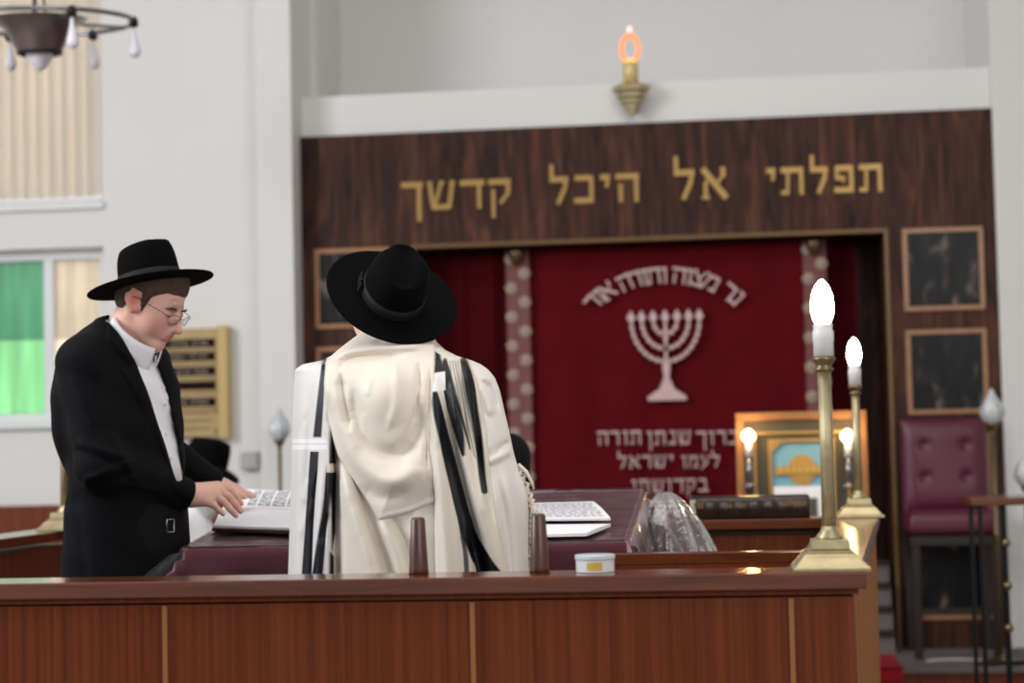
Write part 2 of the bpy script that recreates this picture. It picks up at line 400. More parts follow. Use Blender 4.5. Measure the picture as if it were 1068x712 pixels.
# ---------------------------------------------------------------- the room
YA = 10.0                                        # wall with the ark
ZD = .46                                         # top of the ark platform
ZB = .30                                         # floor of the reading platform
def XA(px, py=300, Y=YA): return float(P(px, py, Y=Y)[0])
def ZA(px, py, Y=YA): return float(P(px, py, Y=Y)[2])
def st(o): o['kind'] = 'structure'; return o
xL, xR = XA(316, 200), XA(1036, 200)
z_top = ZA(675, 128.5)                            # top of the veneer
zb0, zb1 = z_top, ZA(675, 86)
xw = XA(111, 250)
wx0, wx1 = XA(-260, 200), XA(107, 200)
zu0, zu1 = ZA(50, 214), 5.6                      # upper window
zl0, zl1 = ZA(50, 441), ZA(50, 259)              # lower window
w = MB()
w.box((-8, YA, 0), (wx0, YA + .3, 6.5)); w.box((wx1, YA, 0), (xL - .02, YA + .3, 6.5))
w.box((wx0, YA, 0), (wx1, YA + .3, zl0)); w.box((wx0, YA, zl1), (wx1, YA + .3, zu0)); w.box((wx0, YA, zu1), (wx1, YA + .3, 6.5))
w.box((xR - .0, YA - .06, 0), (6.5, YA + .3, 6.5))
w.box((xL - .02, YA + .95, 0), (xR + .02, YA + 1.1, 6.5))                                   # back of the ark niche
w.box((xL - .02, YA + .3, 0), (xL + .02, YA + .95, 6.5)); w.box((xR, YA + .3, 0), (xR + .03, YA + .95, 6.5))
st(w.build('wall_back', M_wall))
p = MB(); p.box((XA(268, 200, 9.76), 9.76, 0), (XA(305, 200, 9.76), YA, 6.5)); st(p.build('trim_1', M_wall))
st(MB().box((xL, YA - .005, zb0), (xR, YA + .95, zb1)).build('trim_2', M_beam))
st(MB().box((6.5, -3, 0), (6.7, YA + .3, 6.5)).build('wall_right', M_wall))
st(MB().box((-8.2, 5.5, 0), (-8, YA + .3, 6.5)).build('wall_left', M_wall))
st(MB().box((-8, -3, -.1), (6.5, YA + 1.1, 0)).build('floor', M_floor))
st(MB().box((-8, 2.5, 6.5), (6.5, YA + 1.1, 6.6)).build('ceiling', M_ceil))
d = MB(); d.box((-8, YA - .04, 0), (XA(268, 200, 9.76), YA, ZA(30, 527))); st(d.build('baseboard_back', M_maho))
# upper window with blinds
wf = MB()
def frame(mb, x0, x1, z0, z1, t, y0, y1, xs=(), zs=()):
    mb.box((x0, y0, z0), (x1, y1, z0 + t)); mb.box((x0, y0, z1 - t), (x1, y1, z1)); mb.box((x0, y0, z0 + t), (x0 + t, y1, z1 - t)); mb.box((x1 - t, y0, z0 + t), (x1, y1, z1 - t))
    for x in xs: mb.box((x - t / 2, y0, z0 + t), (x + t / 2, y1, z1 - t))
    for z in zs: mb.box((x0 + t, y0, z - t / 3), (x1 - t, y1, z + t / 3))
frame(wf, wx0, wx1, zu0, zu1, .045, YA + .1, YA + .18, [(wx0 + wx1) / 2])
win1 = st(wf.build('window_1', M_upvc))
MB().box((wx0 + .045, YA + .13, zu0 + .045), (wx1 - .045, YA + .138, zu1 - .045)).build('pane', M_bei2, win1)
MB().box((wx0 - .01, YA - .03, zu0 - .03), (wx1 + .01, YA + .1, zu0 + .008)).build('window_sill', M_upvc, win1, bevel=.004)
bl = thing('vertical_blind', ((wx0 + wx1) / 2, YA + .05, zu0), 'cream vertical slat blind hanging inside the upper window on the left', 'blind')
sp = (XA(108, 150) - XA(94.5, 150)); nb = int((wx1 - wx0) / sp)
for i in range(nb):
    xc = wx1 - .02 - sp * (i + .5); mb = MB(); ang = .6; hw = sp * .56
    R = []
    for zz in (zu0 + .05, zu1 - .06):
        R.append([(xc + math.cos(ang) * hw * u, YA + .05 + math.sin(ang) * hw * u + .006 * (1 - u * u), zz) for u in (-1, -.5, 0, .5, 1)])
    mb.rings(R, cap=False, closed=False)
    s_ = mb.build('slat', M_blind, bl); m_ = s_.modifiers.new('s', 'SOLIDIFY'); m_.thickness = .0015
    MB().box((xc - hw * .9, YA + .052, zu0 + .025), (xc + hw * .9, YA + .06, zu0 + .055)).build('bottom_weight', M_socket, s_)
MB().box((wx0 + .02, YA + .03, zu1 - .06), (wx1 - .02, YA + .08, zu1 - .01)).build('head_rail', M_upvc, bl)
# lower window
xm = XA(44, 330)
wf = MB(); frame(wf, wx0, wx1, zl0, zl1, .055, YA + .1, YA + .18, [xm, xm - (wx1 - xm)])
win2 = st(wf.build('window_2', M_upvc)); zm = ZA(50, 352)
for (a, b, m1, m2) in ((xm + .027, wx1 - .055, M_bei1, M_bei2), (xm - (wx1 - xm) + .027, xm - .027, M_grn1, M_grn2), (wx0 + .055, xm - (wx1 - xm) - .027, M_grn1, M_grn2)):
    MB().box((a, YA + .13, zm), (b, YA + .138, zl1 - .055)).build('upper_pane', m1, win2)
    MB().box((a, YA + .13, zl0 + .055), (b, YA + .138, zm)).build('lower_pane', m2, win2)
MB().box((wx0 - .01, YA - .04, zl0 - .03), (wx1 + .01, YA + .1, zl0 + .01)).build('window_sill', M_upvc, win2, bevel=.004)
# ---------------------------------------------------------------- ark platform and steps
yd = 9.12
st(MB().box((-2.9, yd, 0), (3.5, YA, ZD - .02)).build('trim_3', M_maho))
st(MB().box((-2.9, yd - .03, ZD - .02), (3.5, YA, ZD)).build('trim_4', M_carpet))
# ---------------------------------------------------------------- ark
ox0, ox1, oz1 = XA(436, 300), XA(921, 243), ZA(680, 252)
ark = thing('torah_ark', ((xL + xR) / 2, YA - .02, ZD), 'dark veneered ark wall with gold Hebrew inscription above a red curtained opening', 'ark')
yv = YA - .05
v = MB(); v.box((xL, yv, oz1), (xR, YA - .005, z_top - .004)); v.box((xL, yv, ZD), (ox0, YA - .005, oz1)); v.box((ox1, yv, ZD), (xR, YA - .005, oz1))
v.build('veneer_panel', M_rose, ark)
f = MB(); t = .022
f.box((ox0 - t, yv - .012, oz1), (ox1 + t, yv + .04, oz1 + t)); f.box((ox0 - t, yv - .012, ZD), (ox0, yv + .04, oz1)); f.box((ox1, yv - .012, ZD), (ox1 + t, yv + .04, oz1))
f.build('opening_frame', plain('bronze_edge', srgb(112, 84, 50), .4, .3), ark, bevel=.003)
MB().box((ox0 + .012, YA - .005, ZD), (-.93, YA + .06, ZD + .35)).build('plinth', M_chairw, ark)
nic = MB(); nic.box((ox0 - .05, YA, ZD), (ox0 - .001, YA + .5, oz1 + .03)); nic.box((ox1 + .001, YA, ZD), (ox1 + .05, YA + .5, oz1 + .03)); nic.box((ox0, YA, oz1 + .001), (ox1, YA + .5, oz1 + .03)); nic.box((ox0, YA + .46, ZD), (ox1, YA + .5, oz1))
nic.build('niche_lining', M_rose, ark)
def panel(x0, x1, z0, z1):
    t = .025
    mb = MB(); mb.box((x0 + t, yv - .006, z0 + t), (x1 - t, yv, z1 - t)); q = mb.build('marble_panel', M_marble, ark)
    fr = MB(); frame(fr, x0, x1, z0, z1, t, yv - .016, yv); fr.build('panel_frame', M_trimw, q, bevel=.003)
px0, px1 = XA(941, 280), XA(1025, 280)
zz = [(ZA(980, 324.5), ZA(980, 238.5)), (ZA(980, 432), ZA(980, 344))]
hgt = zz[0][1] - zz[0][0]; step = zz[0][0] - zz[1][0]
zz += [(zz[1][0] - step, zz[1][1] - step)]; z5 = ZA(990, 645)
zz = zz[:2] + [(zz[2][0], zz[2][1]), (z5, z5 + hgt * .98)]
pw = px1 - px0; lx0 = XA(331, 300)
for (a, b) in zz:
    panel(px0, px1, a, b); panel(lx0, lx0 + pw, a, b)
# Hebrew glyphs: strokes on a unit body, (x0, y0, x1, y1, width)
G = {
 'ת': (.95, [(.0, .9, .86, .9, .2), (.8, .92, .8, 0, .16), (.27, .85, .24, .12, .12), (.0, .08, .28, .08, .15)]),
 'פ': (.84, [(.08, .9, .72, .9, .2), (.7, .92, .7, .08, .16), (.03, .1, .76, .1, .2), (.12, .95, .12, .52, .13), (.1, .54, .42, .54, .15), (.38, .6, .38, .38, .1)]),
 'ל': (.76, [(.1, 1.4, .1, .85, .15), (.04, .88, .7, .88, .2), (.66, .9, .58, .55, .15), (.6, .58, .33, .02, .16)]),
 'י': (.42, [(.04, .9, .36, .9, .2), (.32, .92, .26, .55, .14)]),
 'א': (.9, [(.06, .98, .84, .02, .2), (.74, 1.0, .76, .72, .17), (.76, .74, .52, .5, .1), (.12, .5, .32, .68, .1), (.14, .52, .14, .0, .14), (.02, .04, .26, .04, .1)]),
 'ה': (.86, [(.0, .9, .84, .9, .2), (.76, .92, .76, 0, .16), (.17, .62, .17, 0, .15)]),
 'כ': (.76, [(.04, .9, .64, .9, .2), (.64, .94, .64, .06, .16), (.0, .1, .68, .1, .2)]),
 'ק': (.84, [(.0, .9, .78, .9, .2), (.72, .94, .7, .45, .15), (.7, .48, .42, .14, .13), (.16, .62, .16, -.35, .14)]),
 'ד': (.84, [(.0, .9, .86, .9, .2), (.68, .92, .68, 0, .16)]),
 'ש': (1.02, [(.16, .08, .8, .08, .18), (.07, .98, .2, .04, .15), (.93, .98, .78, .04, .15), (.52, .98, .26, .14, .13), (.0, .94, .16, .94, .12), (.44, .94, .6, .94, .12), (.84, .94, 1.0, .94, .12)]),
 'ך': (.76, [(.0, .9, .76, .9, .2), (.64, .92, .64, -.38, .16)]),
 'נ': (.58, [(.14, .92, .5, .92, .18), (.46, .94, .46, .08, .15), (.0, .1, .54, .1, .2)]),
 'ר': (.76, [(.0, .9, .68, .9, .2), (.64, .92, .64, 0, .16)]),
 'מ': (.94, [(.34, .9, .86, .9, .19), (.8, .94, .8, .06, .15), (.48, .1, .86, .1, .19), (.02, 1.0, .36, .72, .14), (.26, .8, .08, 0, .13)]),
 'צ': (.86, [(.1, .98, .72, .12, .16), (.02, .1, .78, .1, .19), (.74, .98, .46, .5, .12), (.04, .95, .22, .95, .12)]),
 'ו': (.44, [(.06, .9, .38, .9, .2), (.32, .92, .32, 0, .15)]),
 'ב': (.84, [(.04, .9, .62, .9, .2), (.6, .94, .6, .1, .16), (.0, .1, .82, .1, .2)]),
 'ן': (.44, [(.06, .9, .38, .9, .2), (.32, .92, .32, -.38, .15)]),
 'ע': (.84, [(.76, .98, .58, .3, .14), (.6, .36, .06, -.08, .15), (.12, .98, .42, .24, .14), (.04, .94, .24, .94, .12), (.68, .94, .84, .94, .12)]),
 'ס': (.84, [(.04, .9, .8, .9, .2), (.74, .94, .66, .2, .14), (.14, .9, .2, .2, .14), (.18, .1, .7, .1, .18)]),
 'ח': (.86, [(.0, .9, .84, .9, .2), (.76, .92, .76, 0, .16), (.15, .92, .15, 0, .15)]),
 'ם': (.86, [(.04, .9, .8, .9, .2), (.74, .92, .74, .06, .16), (.14, .9, .14, .06, .14), (.08, .1, .8, .1, .19)]),
 'ז': (.44, [(.02, .92, .42, .92, .19), (.24, .92, .2, 0, .15)]),
}
THIN = 1.0
def glyph_quads(ch):
    w, S = G[ch]; Q = []
    for x0, y0, x1, y1, t in S:
        t = t * THIN
        dx, dy = x1 - x0, y1 - y0; L = math.hypot(dx, dy); nx, ny = -dy / L * t / 2, dx / L * t / 2
        ex, ey = (dx / L * .02, dy / L * .02)
        Q.append([(x0 - nx - ex, y0 - ny - ey), (x1 - nx + ex, y1 - ny + ey), (x1 + nx + ex, y1 + ny + ey), (x0 + nx - ex, y0 + ny - ey)])
    return w, Q
def put_glyph(mb, ch, x, z, s, y0, y1, rot=0, sx=1.0):
    """x, z: lower left corner; s: letter height; rot about the letter's lower middle"""
    w, Q = glyph_quads(ch); c, q_ = math.cos(rot), math.sin(rot)
    for k, q in enumerate(Q):
        pts = []
        for (a, b) in q:
            a = (a - w / 2) * s * sx; b = b * s
            pts.append((x + w * s * sx / 2 + a * c - b * q_, z + a * q_ + b * c))
        e = .0004 * k
        mb.prismY(pts, y0 - e, y1)
    return w * s * sx
def word_px(word, pxL, pxR, pyb, s_px, gap=.16):    # widths in letter units
    ws = [G[c][0] for c in word]; tot = sum(ws) + gap * (len(word) - 1)
    return tot
def write_rtl(word, x0, x1, z, s, y0, y1, dz=0, each=None, mb=None):
    """fit the word between x0 and x1, drawn right to left"""
    tot = sum(G[c][0] for c in word) + .2 * (len(word) - 1); sx = (x1 - x0) / (tot * s); x = x1
    for k, c in enumerate(word):
        x -= G[c][0] * s * sx
        m = MB() if each else mb
        put_glyph(m, c, x, z + dz * (x - x0), s, y0, y1, 0, sx)
        if each: each(m)
        x -= .2 * s * sx
yl = yv - .012
for word, a, b, yb_, yt in (('תפלתי', 799, 921, 203, 170), ('אל', 703, 759, 209, 172), ('היכל', 574, 667, 213, 179), ('קדשך', 421, 535, 219, 185)):
    z0 = ZA((a + b) / 2, yb_); s = ZA((a + b) / 2, yt) - z0
    write_rtl(word, XA(a, 195), XA(b, 195), z0, s * .86, yl, yv + .001, each=lambda m: m.build('gold_letter', M_gold, ark))
THIN = .82
# ---------------------------------------------------------------- curtain
def curtain(name, x0, x1, z0, z1, yb, seed, lab, amp=.022, nf=9, parent=None):
    rs = np.random.RandomState(seed); nu, nv = 240, 40
    ph = rs.rand(6) * 6.28; fr = nf * (.6 + rs.rand(6) * .9)
    V = []
    for j in range(nv):
        t = j / (nv - 1); z = z1 + (z0 - z1) * t
        for i in range(nu):
            u = i / (nu - 1)
            a = sum(math.sin(2 * PI * fr[k] * (u + .012 * math.sin(3 * t + ph[k])) + ph[k]) * (.5 if k > 2 else 1) for k in range(6)) / 3
            V.append((x0 + (x1 - x0) * u, yb - amp * a * (.55 + .45 * t), z))
    o = mkobj(name, V, grid_faces(nu, nv), M_red, parent, True, origin=(0.5 * (x0 + x1), yb, z0))
    m = o.modifiers.new('s', 'SOLIDIFY'); m.thickness = .004; m.offset = 1
    return o
M_red_shade = plain('shaded_red_velvet', srgb(66, 2, 9), .85, sheen=.05, spec=.1, noise=.12, nscale=6)  # copy of the red velvet, colour darkened for the shade at the sides
ycur = YA + .12
cx0, cx1 = XA(545, 300), XA(850, 300); cz0 = ZD + .30
cur = tag(curtain('ark_curtain', cx0, cx1, cz0, oz1 - .004, ycur, 3, '', .050, 6), 'red velvet central ark curtain embroidered with menorah and Hebrew verses', 'curtain')
sc1 = tag(curtain('side_curtain', ox0 + .01, cx0 - .03, cz0, oz1 - .004, ycur + .06, 4, '', .022, 4), 'shade-darkened red side curtain left of the lace strip, behind the man in the shawl', 'curtain', 'side curtains of the ark'); sc1.data.materials[0] = M_red_shade
sc2 = tag(curtain('side_curtain', cx1 + .03, XA(896, 300), cz0, oz1 - .004, ycur + .10, 5, '', .022, 3), 'narrow shade-darkened red side curtain at the right end of the ark opening', 'curtain', 'side curtains of the ark'); sc2.data.materials[0] = M_red_shade
# the words and the lampstand worked on the curtain
ye = ycur - .052
e = MB(); cxm, czm = XA(694, 340, ycur), ZA(694, 372, ycur); R0 = XA(766, 300, ycur) - XA(694, 300, ycur)
arc = [('נר', 38, 27), ('מצוה', 21, 0), ('ותורה', -3, -29), ('אור', -35, -54)]
sL = ZA(690, 277, ycur) - ZA(690, 294, ycur)
carc = (XA(694, 340, ycur), ZA(694, 352, ycur)); Ra = ZA(694, 292, ycur) - ZA(694, 352, ycur)
# letters stand upright on an arc, first word at the right
seq = [('נ', 54), ('ר', 46.5), ('מ', 32), ('צ', 23), ('ו', 16.5), ('ה', 10), ('ו', 0), ('ת', -6.5), ('ו', -13), ('ר', -18.5), ('ה', -26), ('א', -39.5), ('ו', -47), ('ר', -54)]
Rx, Rz = XA(694 + 84, 300, ycur) - carc[0], ZA(694, 296, ycur) - ZA(694, 352, ycur)
for ch, dg in seq:
    th = math.radians(dg); w_ = G[ch][0] * sL
    px_, pz_ = carc[0] + Rx * math.sin(th), carc[1] + Rz * math.cos(th)
    put_glyph(e, ch, px_ - w_ / 2, pz_, sL, ye, ye + .01, -th * .9)
e.build('embroidered_verse', M_emb, cur)
# menorah
mn = MB(); y0 = ye
def PZ(px, py): return (XA(px, py, ycur), ZA(px, py, ycur))
ctr = PZ(694, 334); kx = (XA(731, 334, ycur) - ctr[0]) / 37.0
def dot(x, z, r): mn.prismY([(x + r * math.cos(2 * PI * i / 10), z + r * math.sin(2 * PI * i / 10)) for i in range(10)], y0 - .002, y0 + .012)
for rr in (35.5, 24.5, 12.5):
    r = rr * kx; V = []
    n = 20; out = []; inn = []
    tk = 1.35 * kx
    for i in range(n + 1):
        a = PI + PI * i / n
        ez = 1.22
        out.append((ctr[0] + (r + tk) * math.cos(a), ctr[1] + (r * ez + tk) * math.sin(a))); inn.append((ctr[0] + (r - tk) * math.cos(a), ctr[1] + (r * ez - tk) * math.sin(a)))
    for i in range(n): mn.prismY([out[i], out[i + 1], inn[i + 1], inn[i]], y0, y0 + .012)
    for i in range(int(rr / 2.2) + 2):
        a = PI + PI * i / (int(rr / 2.2) + 1); dot(ctr[0] + r * math.cos(a), ctr[1] + r * ez * math.sin(a), 2.5 * kx)
for k in (-35.5, -24.5, -12.5, 0, 12.5, 24.5, 35.5):
    x = ctr[0] + k * kx; z = ctr[1]
    mn.prismY([(x - 4.6 * kx, z + 3 * kx), (x, z - 4 * kx), (x + 4.6 * kx, z + 3 * kx), (x + 2.2 * kx, z + 7 * kx), (x, z + 11 * kx), (x - 2.2 * kx, z + 7 * kx)], y0 - .003, y0 + .012)
def pl(pts): mn.prismY([(ctr[0] + a * kx, ctr[1] + b * kx) for a, b in pts], y0 - .001, y0 + .012)
pl([(-1.5, 2), (-1.5, -48), (1.5, -48), (1.5, 2)])
pl([(-4, -50), (-2.6, -60), (-8, -72), (-20, -80), (-20, -84), (20, -84), (20, -80), (8, -72), (2.6, -60), (4, -50)])
dot(ctr[0], ctr[1] - 49 * kx, 4.4 * kx)
for b in (-12, -19, -30, -42): dot(ctr[0], ctr[1] + b * kx, 2.9 * kx)
mn.build('embroidered_menorah', M_emb, cur)
def line_px(words, py_b, h):
    e = MB()
    for wd, a, b in words:
        z = ZA((a + b) / 2, py_b, ycur); s = ZA((a + b) / 2, py_b - h, ycur) - z
        write_rtl(wd, XA(a, py_b, ycur), XA(b, py_b, ycur), z, s, ye, ye + .01, mb=e)
    e.build('embroidered_blessing', M_emb, cur)
line_px([('ברוך', 727, 771), ('שנתן', 675, 721), ('תורה', 624, 670)], 463.5, 14.5)
line_px([('לעמו', 711, 751), ('ישראל', 645, 703)], 487.5, 13)
line_px([('בקדושתו', 659, 739)], 513, 14)
for (pa, sgn, nm) in ((528.5, 1, 'l'), (838, 1, 'r')):
    xa = XA(pa, 300, ycur); xb = XA(pa + 24, 300, ycur); wd_ = xb - xa
    mb = MB(); n = 50; R = []
    for j in range(n):
        z = oz1 - .006 + (cz0 + .02 - oz1) * j / (n - 1)
        R.append([(xa, ycur - .024, z), (xb, ycur - .024, z), (xb, ycur - .020, z), (xa, ycur - .020, z)])
    mb.rings(R); o = mb.build('lace_border', M_lace, cur); o['label'] = 'pink lace strip with cream flowers'
    k = 0; z = oz1 - .06; dz_ = (ZA(540, 280, ycur) - ZA(540, 296, ycur)) * .94
    while z > cz0 + .05:
        fb = MB(); cxx = xa + wd_ * (.22 if k % 2 == 0 else .80)
        for q in range(6):
            a = 2 * PI * q / 6 + k; rr = .019
            ux, uz = cxx + rr * math.cos(a), z + rr * math.sin(a)
            fb.rings([[(ux + r_ * math.cos(t_), ycur - .026 - d_, uz + r_ * math.sin(t_)) for t_ in np.linspace(0, 2 * PI, 8, endpoint=False)] for r_, d_ in ((.016, 0), (.015, .006), (.006, .010))])
        fb.rings([[(cxx + r_ * math.cos(t_), ycur - .03 - d_, z + r_ * math.sin(t_)) for t_ in np.linspace(0, 2 * PI, 8, endpoint=False)] for r_, d_ in ((.014, 0), (.012, .012), (.004, .016))])
        fb.build('rosette', M_flower, o)
        z -= dz_; k += 1
# brass gathered fixing over each lace strip
for pa in (540, 850):
    mb = MB(); x = XA(pa, 300, ycur); mb.lathe((x, ycur - .04, oz1 - .07), [(.004, -.03), (.03, -.01), (.045, .03), (.05, .06)], 14)
    mb.build('curtain_tie', M_brassd, cur, smooth=True)
# ---------------------------------------------------------------- steps and red runner at the ark
stp = thing('ark_steps', (.2, 9.7, ZD), 'grey carpeted steps rising into the ark opening', 'steps')
for k in range(4):
    MB().box((-.9, YA - .30 + .085 * k, ZD + .115 * k), (ox1 - .03, YA + .05, ZD + .115 * (k + 1) - .02)).build('riser', M_carpet, stp)
    MB().box((-.9, YA - .325 + .085 * k, ZD + .115 * (k + 1) - .02), (ox1 - .03, YA + .05, ZD + .115 * (k + 1))).build('tread', M_chairw, stp)  # treads coloured near-black to stand in for the shade under the nosings
rc = MB(); xr_ = XA(940, 680, 9.15)
rc.box((-1.0, yd - .036, ZD - .06), (xr_, yd - .03, ZD + .006)); rc.box((-1.0, yd - .036, ZD), (xr_, YA - .34, ZD + .006))
tag(rc.build('red_runner', M_redc, origin=(.2, 9.4, ZD)), 'bright red carpet runner laid over the platform edge below the steps', 'carpet')
# ---------------------------------------------------------------- reading platform
YF = 3.80; YB = 6.42
zr = float(P(450, 602.5, Y=YF)[2])                # top of the rails
dr = .17
xnr = float(P(905, 600, Y=YF)[0]); xfr = float(P(918, 545, Y=YB)[0]); xfl = float(P(78, 556, Y=YB)[0]); xnl = xfl - .05
ctrp = (.5 * (xnl + xnr), .5 * (YF + YB))
fl = MB(); fl.prism([(xnl - .3, YF - .02), (xnr + .02, YF - .02), (xfr + .02, YB + .02), (xfl - .1, YB + .02)], 0, ZB - .02); st(fl.build('trim_5', M_maho))
fl = MB(); fl.prism([(xnl - .3, YF - .03), (xnr + .03, YF - .03), (xfr + .03, YB + .03), (xfl - .1, YB + .03)], ZB - .02, ZB); st(fl.build('trim_6', M_carpet))
fr_ = thing('platform_rail', (0, YF + .08, ZB), 'long reddish brown veneered front rail of the reading platform with glossy top', 'railing', 'rails round the reading platform')
b = MB(); b.box((xnl - .3, YF + .025, ZB), (xnr - .028, YF + .13, zr - .05)); b.build('front_panel', M_maho, fr_)
b = MB(); b.box((xnl - .32, YF, zr - .034), (xnr, YF + dr, zr)); b.build('top_board', M_mahotop, fr_, bevel=.004)
b = MB(); b.box((xnl - .3, YF + .018, zr - .046), (xnr - .018, YF + .15, zr - .034)); b.build('moulding', M_maho, fr_, bevel=.003)
for gx in (172, 493, 826):
    x = float(P(gx, 660, Y=YF + .02)[0]); MB().box((x - .005, YF + .018, ZB), (x + .005, YF + .03, zr - .052)).build('panel_strip', M_groove, fr_)
# right side rail, its run splays outward to the far corner
def splay(x0, x1, ya, yb, wd, z0, z1, inset=0):
    return [(x0 - wd, ya), (x0 - inset, ya), (x1 - inset, yb), (x1 - wd, yb)]
sr = thing('platform_rail', (xfr, 5.2, ZB), 'right side rail of the platform running back to the far brass lamp', 'railing', 'rails round the reading platform')
MB().prism(splay(xnr, xfr, YF + dr + .002, YB, .13, 0, 0, .02), ZB, zr - .05).build('side_panel', M_maho, sr)
MB().prism(splay(xnr, xfr, YF + dr + .002, YB + .02, .155, 0, 0, 0), zr - .034, zr).build('top_board', M_mahotop, sr, bevel=.004)
MB().prism(splay(xnr, xfr, YF + dr + .002, YB, .14, 0, 0, .012), zr - .052, zr - .034).build('moulding', M_chairw, sr)
for k in range(9):
    t = (k + .5) / 9; x = xnr + (xfr - xnr) * t - .02; y = YF + dr + (YB - YF - dr) * t
    MB().box((x - .004, y - .012, ZB), (x + .006, y + .012, zr - .052)).build('panel_strip', M_groove, sr)
# rear rail, two runs with the gap in between
rr = thing('platform_rail', (0, YB - .06, ZB), 'right half of the rear rail carrying the dark leather book', 'railing', 'rails round the reading platform')
xg = float(P(690, 548, Y=YB)[0]); xe = xfr - .185
MB().box((xg, YB - .12, ZB), (xe, YB - .03, zr - .05)).build('rear_panel', M_maho, rr)
MB().box((xg - .02, YB - .16, zr - .034), (xe, YB, zr)).build('top_board', M_mahotop, rr, bevel=.004)
MB().box((xg - .01, YB - .13, zr - .05), (xe, YB - .02, zr - .034)).build('moulding', M_chairw, rr)
lr = thing('platform_rail', (xfl, 5.3, ZB), 'left side rail beside the man in the black jacket, brass lamp on its corner', 'railing', 'rails round the reading platform')
MB().prism([(xnl - .14, YF + dr + .002), (xnl - .02, YF + dr + .002), (xfl - .02, YB), (xfl - .14, YB)], ZB, zr - .05).build('side_panel', M_maho, lr)
MB().prism([(xnl - .16, YF + dr + .002), (xnl, YF + dr + .002), (xfl, YB + .02), (xfl - .16, YB + .02)], zr - .034, zr).build('top_board', M_mahotop, lr, bevel=.004)
# inner desk box behind the front rail
yc = float(3.98 / 1.0)
c0 = P(640, 577, Z=zr - .004); c1 = P(838, 577, Z=zr - .004); ycb = float(c0[1])
cb = thing('storage_cabinet', (float(c0[0] + c1[0]) / 2, ycb, ZB), 'low brown wooden cabinet with raised back board behind the front rail', 'cabinet')
MB().box((float(c0[0]) + .01, ycb - .05, ZB), (float(c1[0]) - .01, ycb - .012, zr - .03)).build('back_panel', M_maho, cb)
MB().box((float(c0[0]) + .01, ycb - .36, ZB), (float(c1[0]) - .01, ycb - .052, zr - .20)).build('body', M_maho, cb)
MB().box((float(c0[0]), ycb - .05, zr - .030), (float(c1[0]), ycb, zr - .002)).build('top_edge', M_mahotop, cb, bevel=.003)
MB().box((float(c0[0]) + .012, ycb - .36, zr - .20), (float(c1[0]) - .012, ycb - .06, zr - .18)).build('shelf', M_mahotop, cb, bevel=.003)
MB().box((float(c0[0]) + .3, ycb - .366, ZB + .05), (float(c1[0]) - .04, ycb - .36, zr - .24)).build('door', M_maho, cb, bevel=.003)
# ---------------------------------------------------------------- brass lamps
def brass_lamp(label, loc, bulbmat=None):
    L = thing('brass_candle_lamp', (0, 0, 0), label, 'lamp', 'brass lamps on the platform rails')
    b = MB(); b.lathe((0, 0, 0), [(.077, 0), (.077, .008), (.070, .012), (.058, .026), (.052, .034)], sq=True); b.lathe((0, 0, .034), [(.046, 0), (.046, .006)], sq=True)
    b.build('base', M_brass, L, local=True, bevel=.0015)
    b = MB(); b.lathe((0, 0, .040), [(.038, 0), (.040, .004), (.038, .022)], sq=True); b.build('plinth_block', M_brass, L, local=True, bevel=.002)
    b = MB(); b.lathe((0, 0, .062), [(.026, 0), (.024, .006), (.018, .014), (.0155, .026)], 24); b.build('collar', M_brass, L, smooth=True, local=True)
    b = MB(); R = []; n = 48
    for z, r in ((.086, .0145), (.24, .0140), (.405, .0132)):
        R.append([((r - .0011 * (i % 4 == 0)) * math.cos(2 * PI * i / n), (r - .0011 * (i % 4 == 0)) * math.sin(2 * PI * i / n), z) for i in range(n)])
    b.rings(R); b.build('column', M_brass, L, smooth=True, local=True)
    b = MB(); b.lathe((0, 0, .403), [(.014, 0), (.019, .003), (.019, .007), (.015, .010), (.017, .016), (.023, .024), (.024, .028), (.019, .032)], 24); b.build('capital', M_brassd, L, smooth=True, local=True)
    b = MB(); b.lathe((0, 0, .435), [(.0205, 0), (.0205, .03), (.0215, .032), (.0215, .050), (.019, .056), (.020, .066)], 24); b.build('candle_sleeve', M_socket, L, smooth=True, local=True)
    b = MB(); b.lathe((0, 0, .500), [(.013, 0), (.019, .010), (.0235, .028), (.0240, .042), (.0210, .062), (.014, .080), (.006, .090), (.001, .093)], 24); b.build('bulb', bulbmat or M_bulb, L, smooth=True, local=True)
    L.location = Vector([float(c) for c in loc]); return L
pl_ = bpy.data.lights
def plight(name, loc, e, col, r=.03):
    L = bpy.data.lights.new(name, 'POINT'); L.energy = e; L.color = col; L.shadow_soft_size = r
    o = bpy.data.objects.new(name, L); COL.objects.link(o); o.location = Vector([float(c) for c in loc]); return o
lp1 = P(866, 590, Y=YF + .085); lp1[2] = zr
lamp1 = brass_lamp('tall lit brass column lamp standing nearest, on the right end of the front rail', lp1)
yl2 = 6.28; lp2 = P(896, 536, Y=yl2); lp2[2] = zr
lamp2 = copy_tree(lamp1); lamp2.location = Vector([float(c) for c in lp2]); lamp2['label'] = 'smaller looking lit brass lamp at the far end of the right side rail'
lp3 = P(67.5, 548, Y=YB - .08); lp3[2] = zr
lamp3 = copy_tree(lamp1); lamp3.location = Vector([float(c) for c in lp3]); lamp3['label'] = 'brass lamp half hidden behind the back of the man in the black jacket'
plight('lamp_glow', (lp1[0], lp1[1], zr + .63), 3, (1, .72, .4)); plight('lamp_glow', (lp2[0], lp2[1], zr + .63), 3.3, (1, .72, .4))
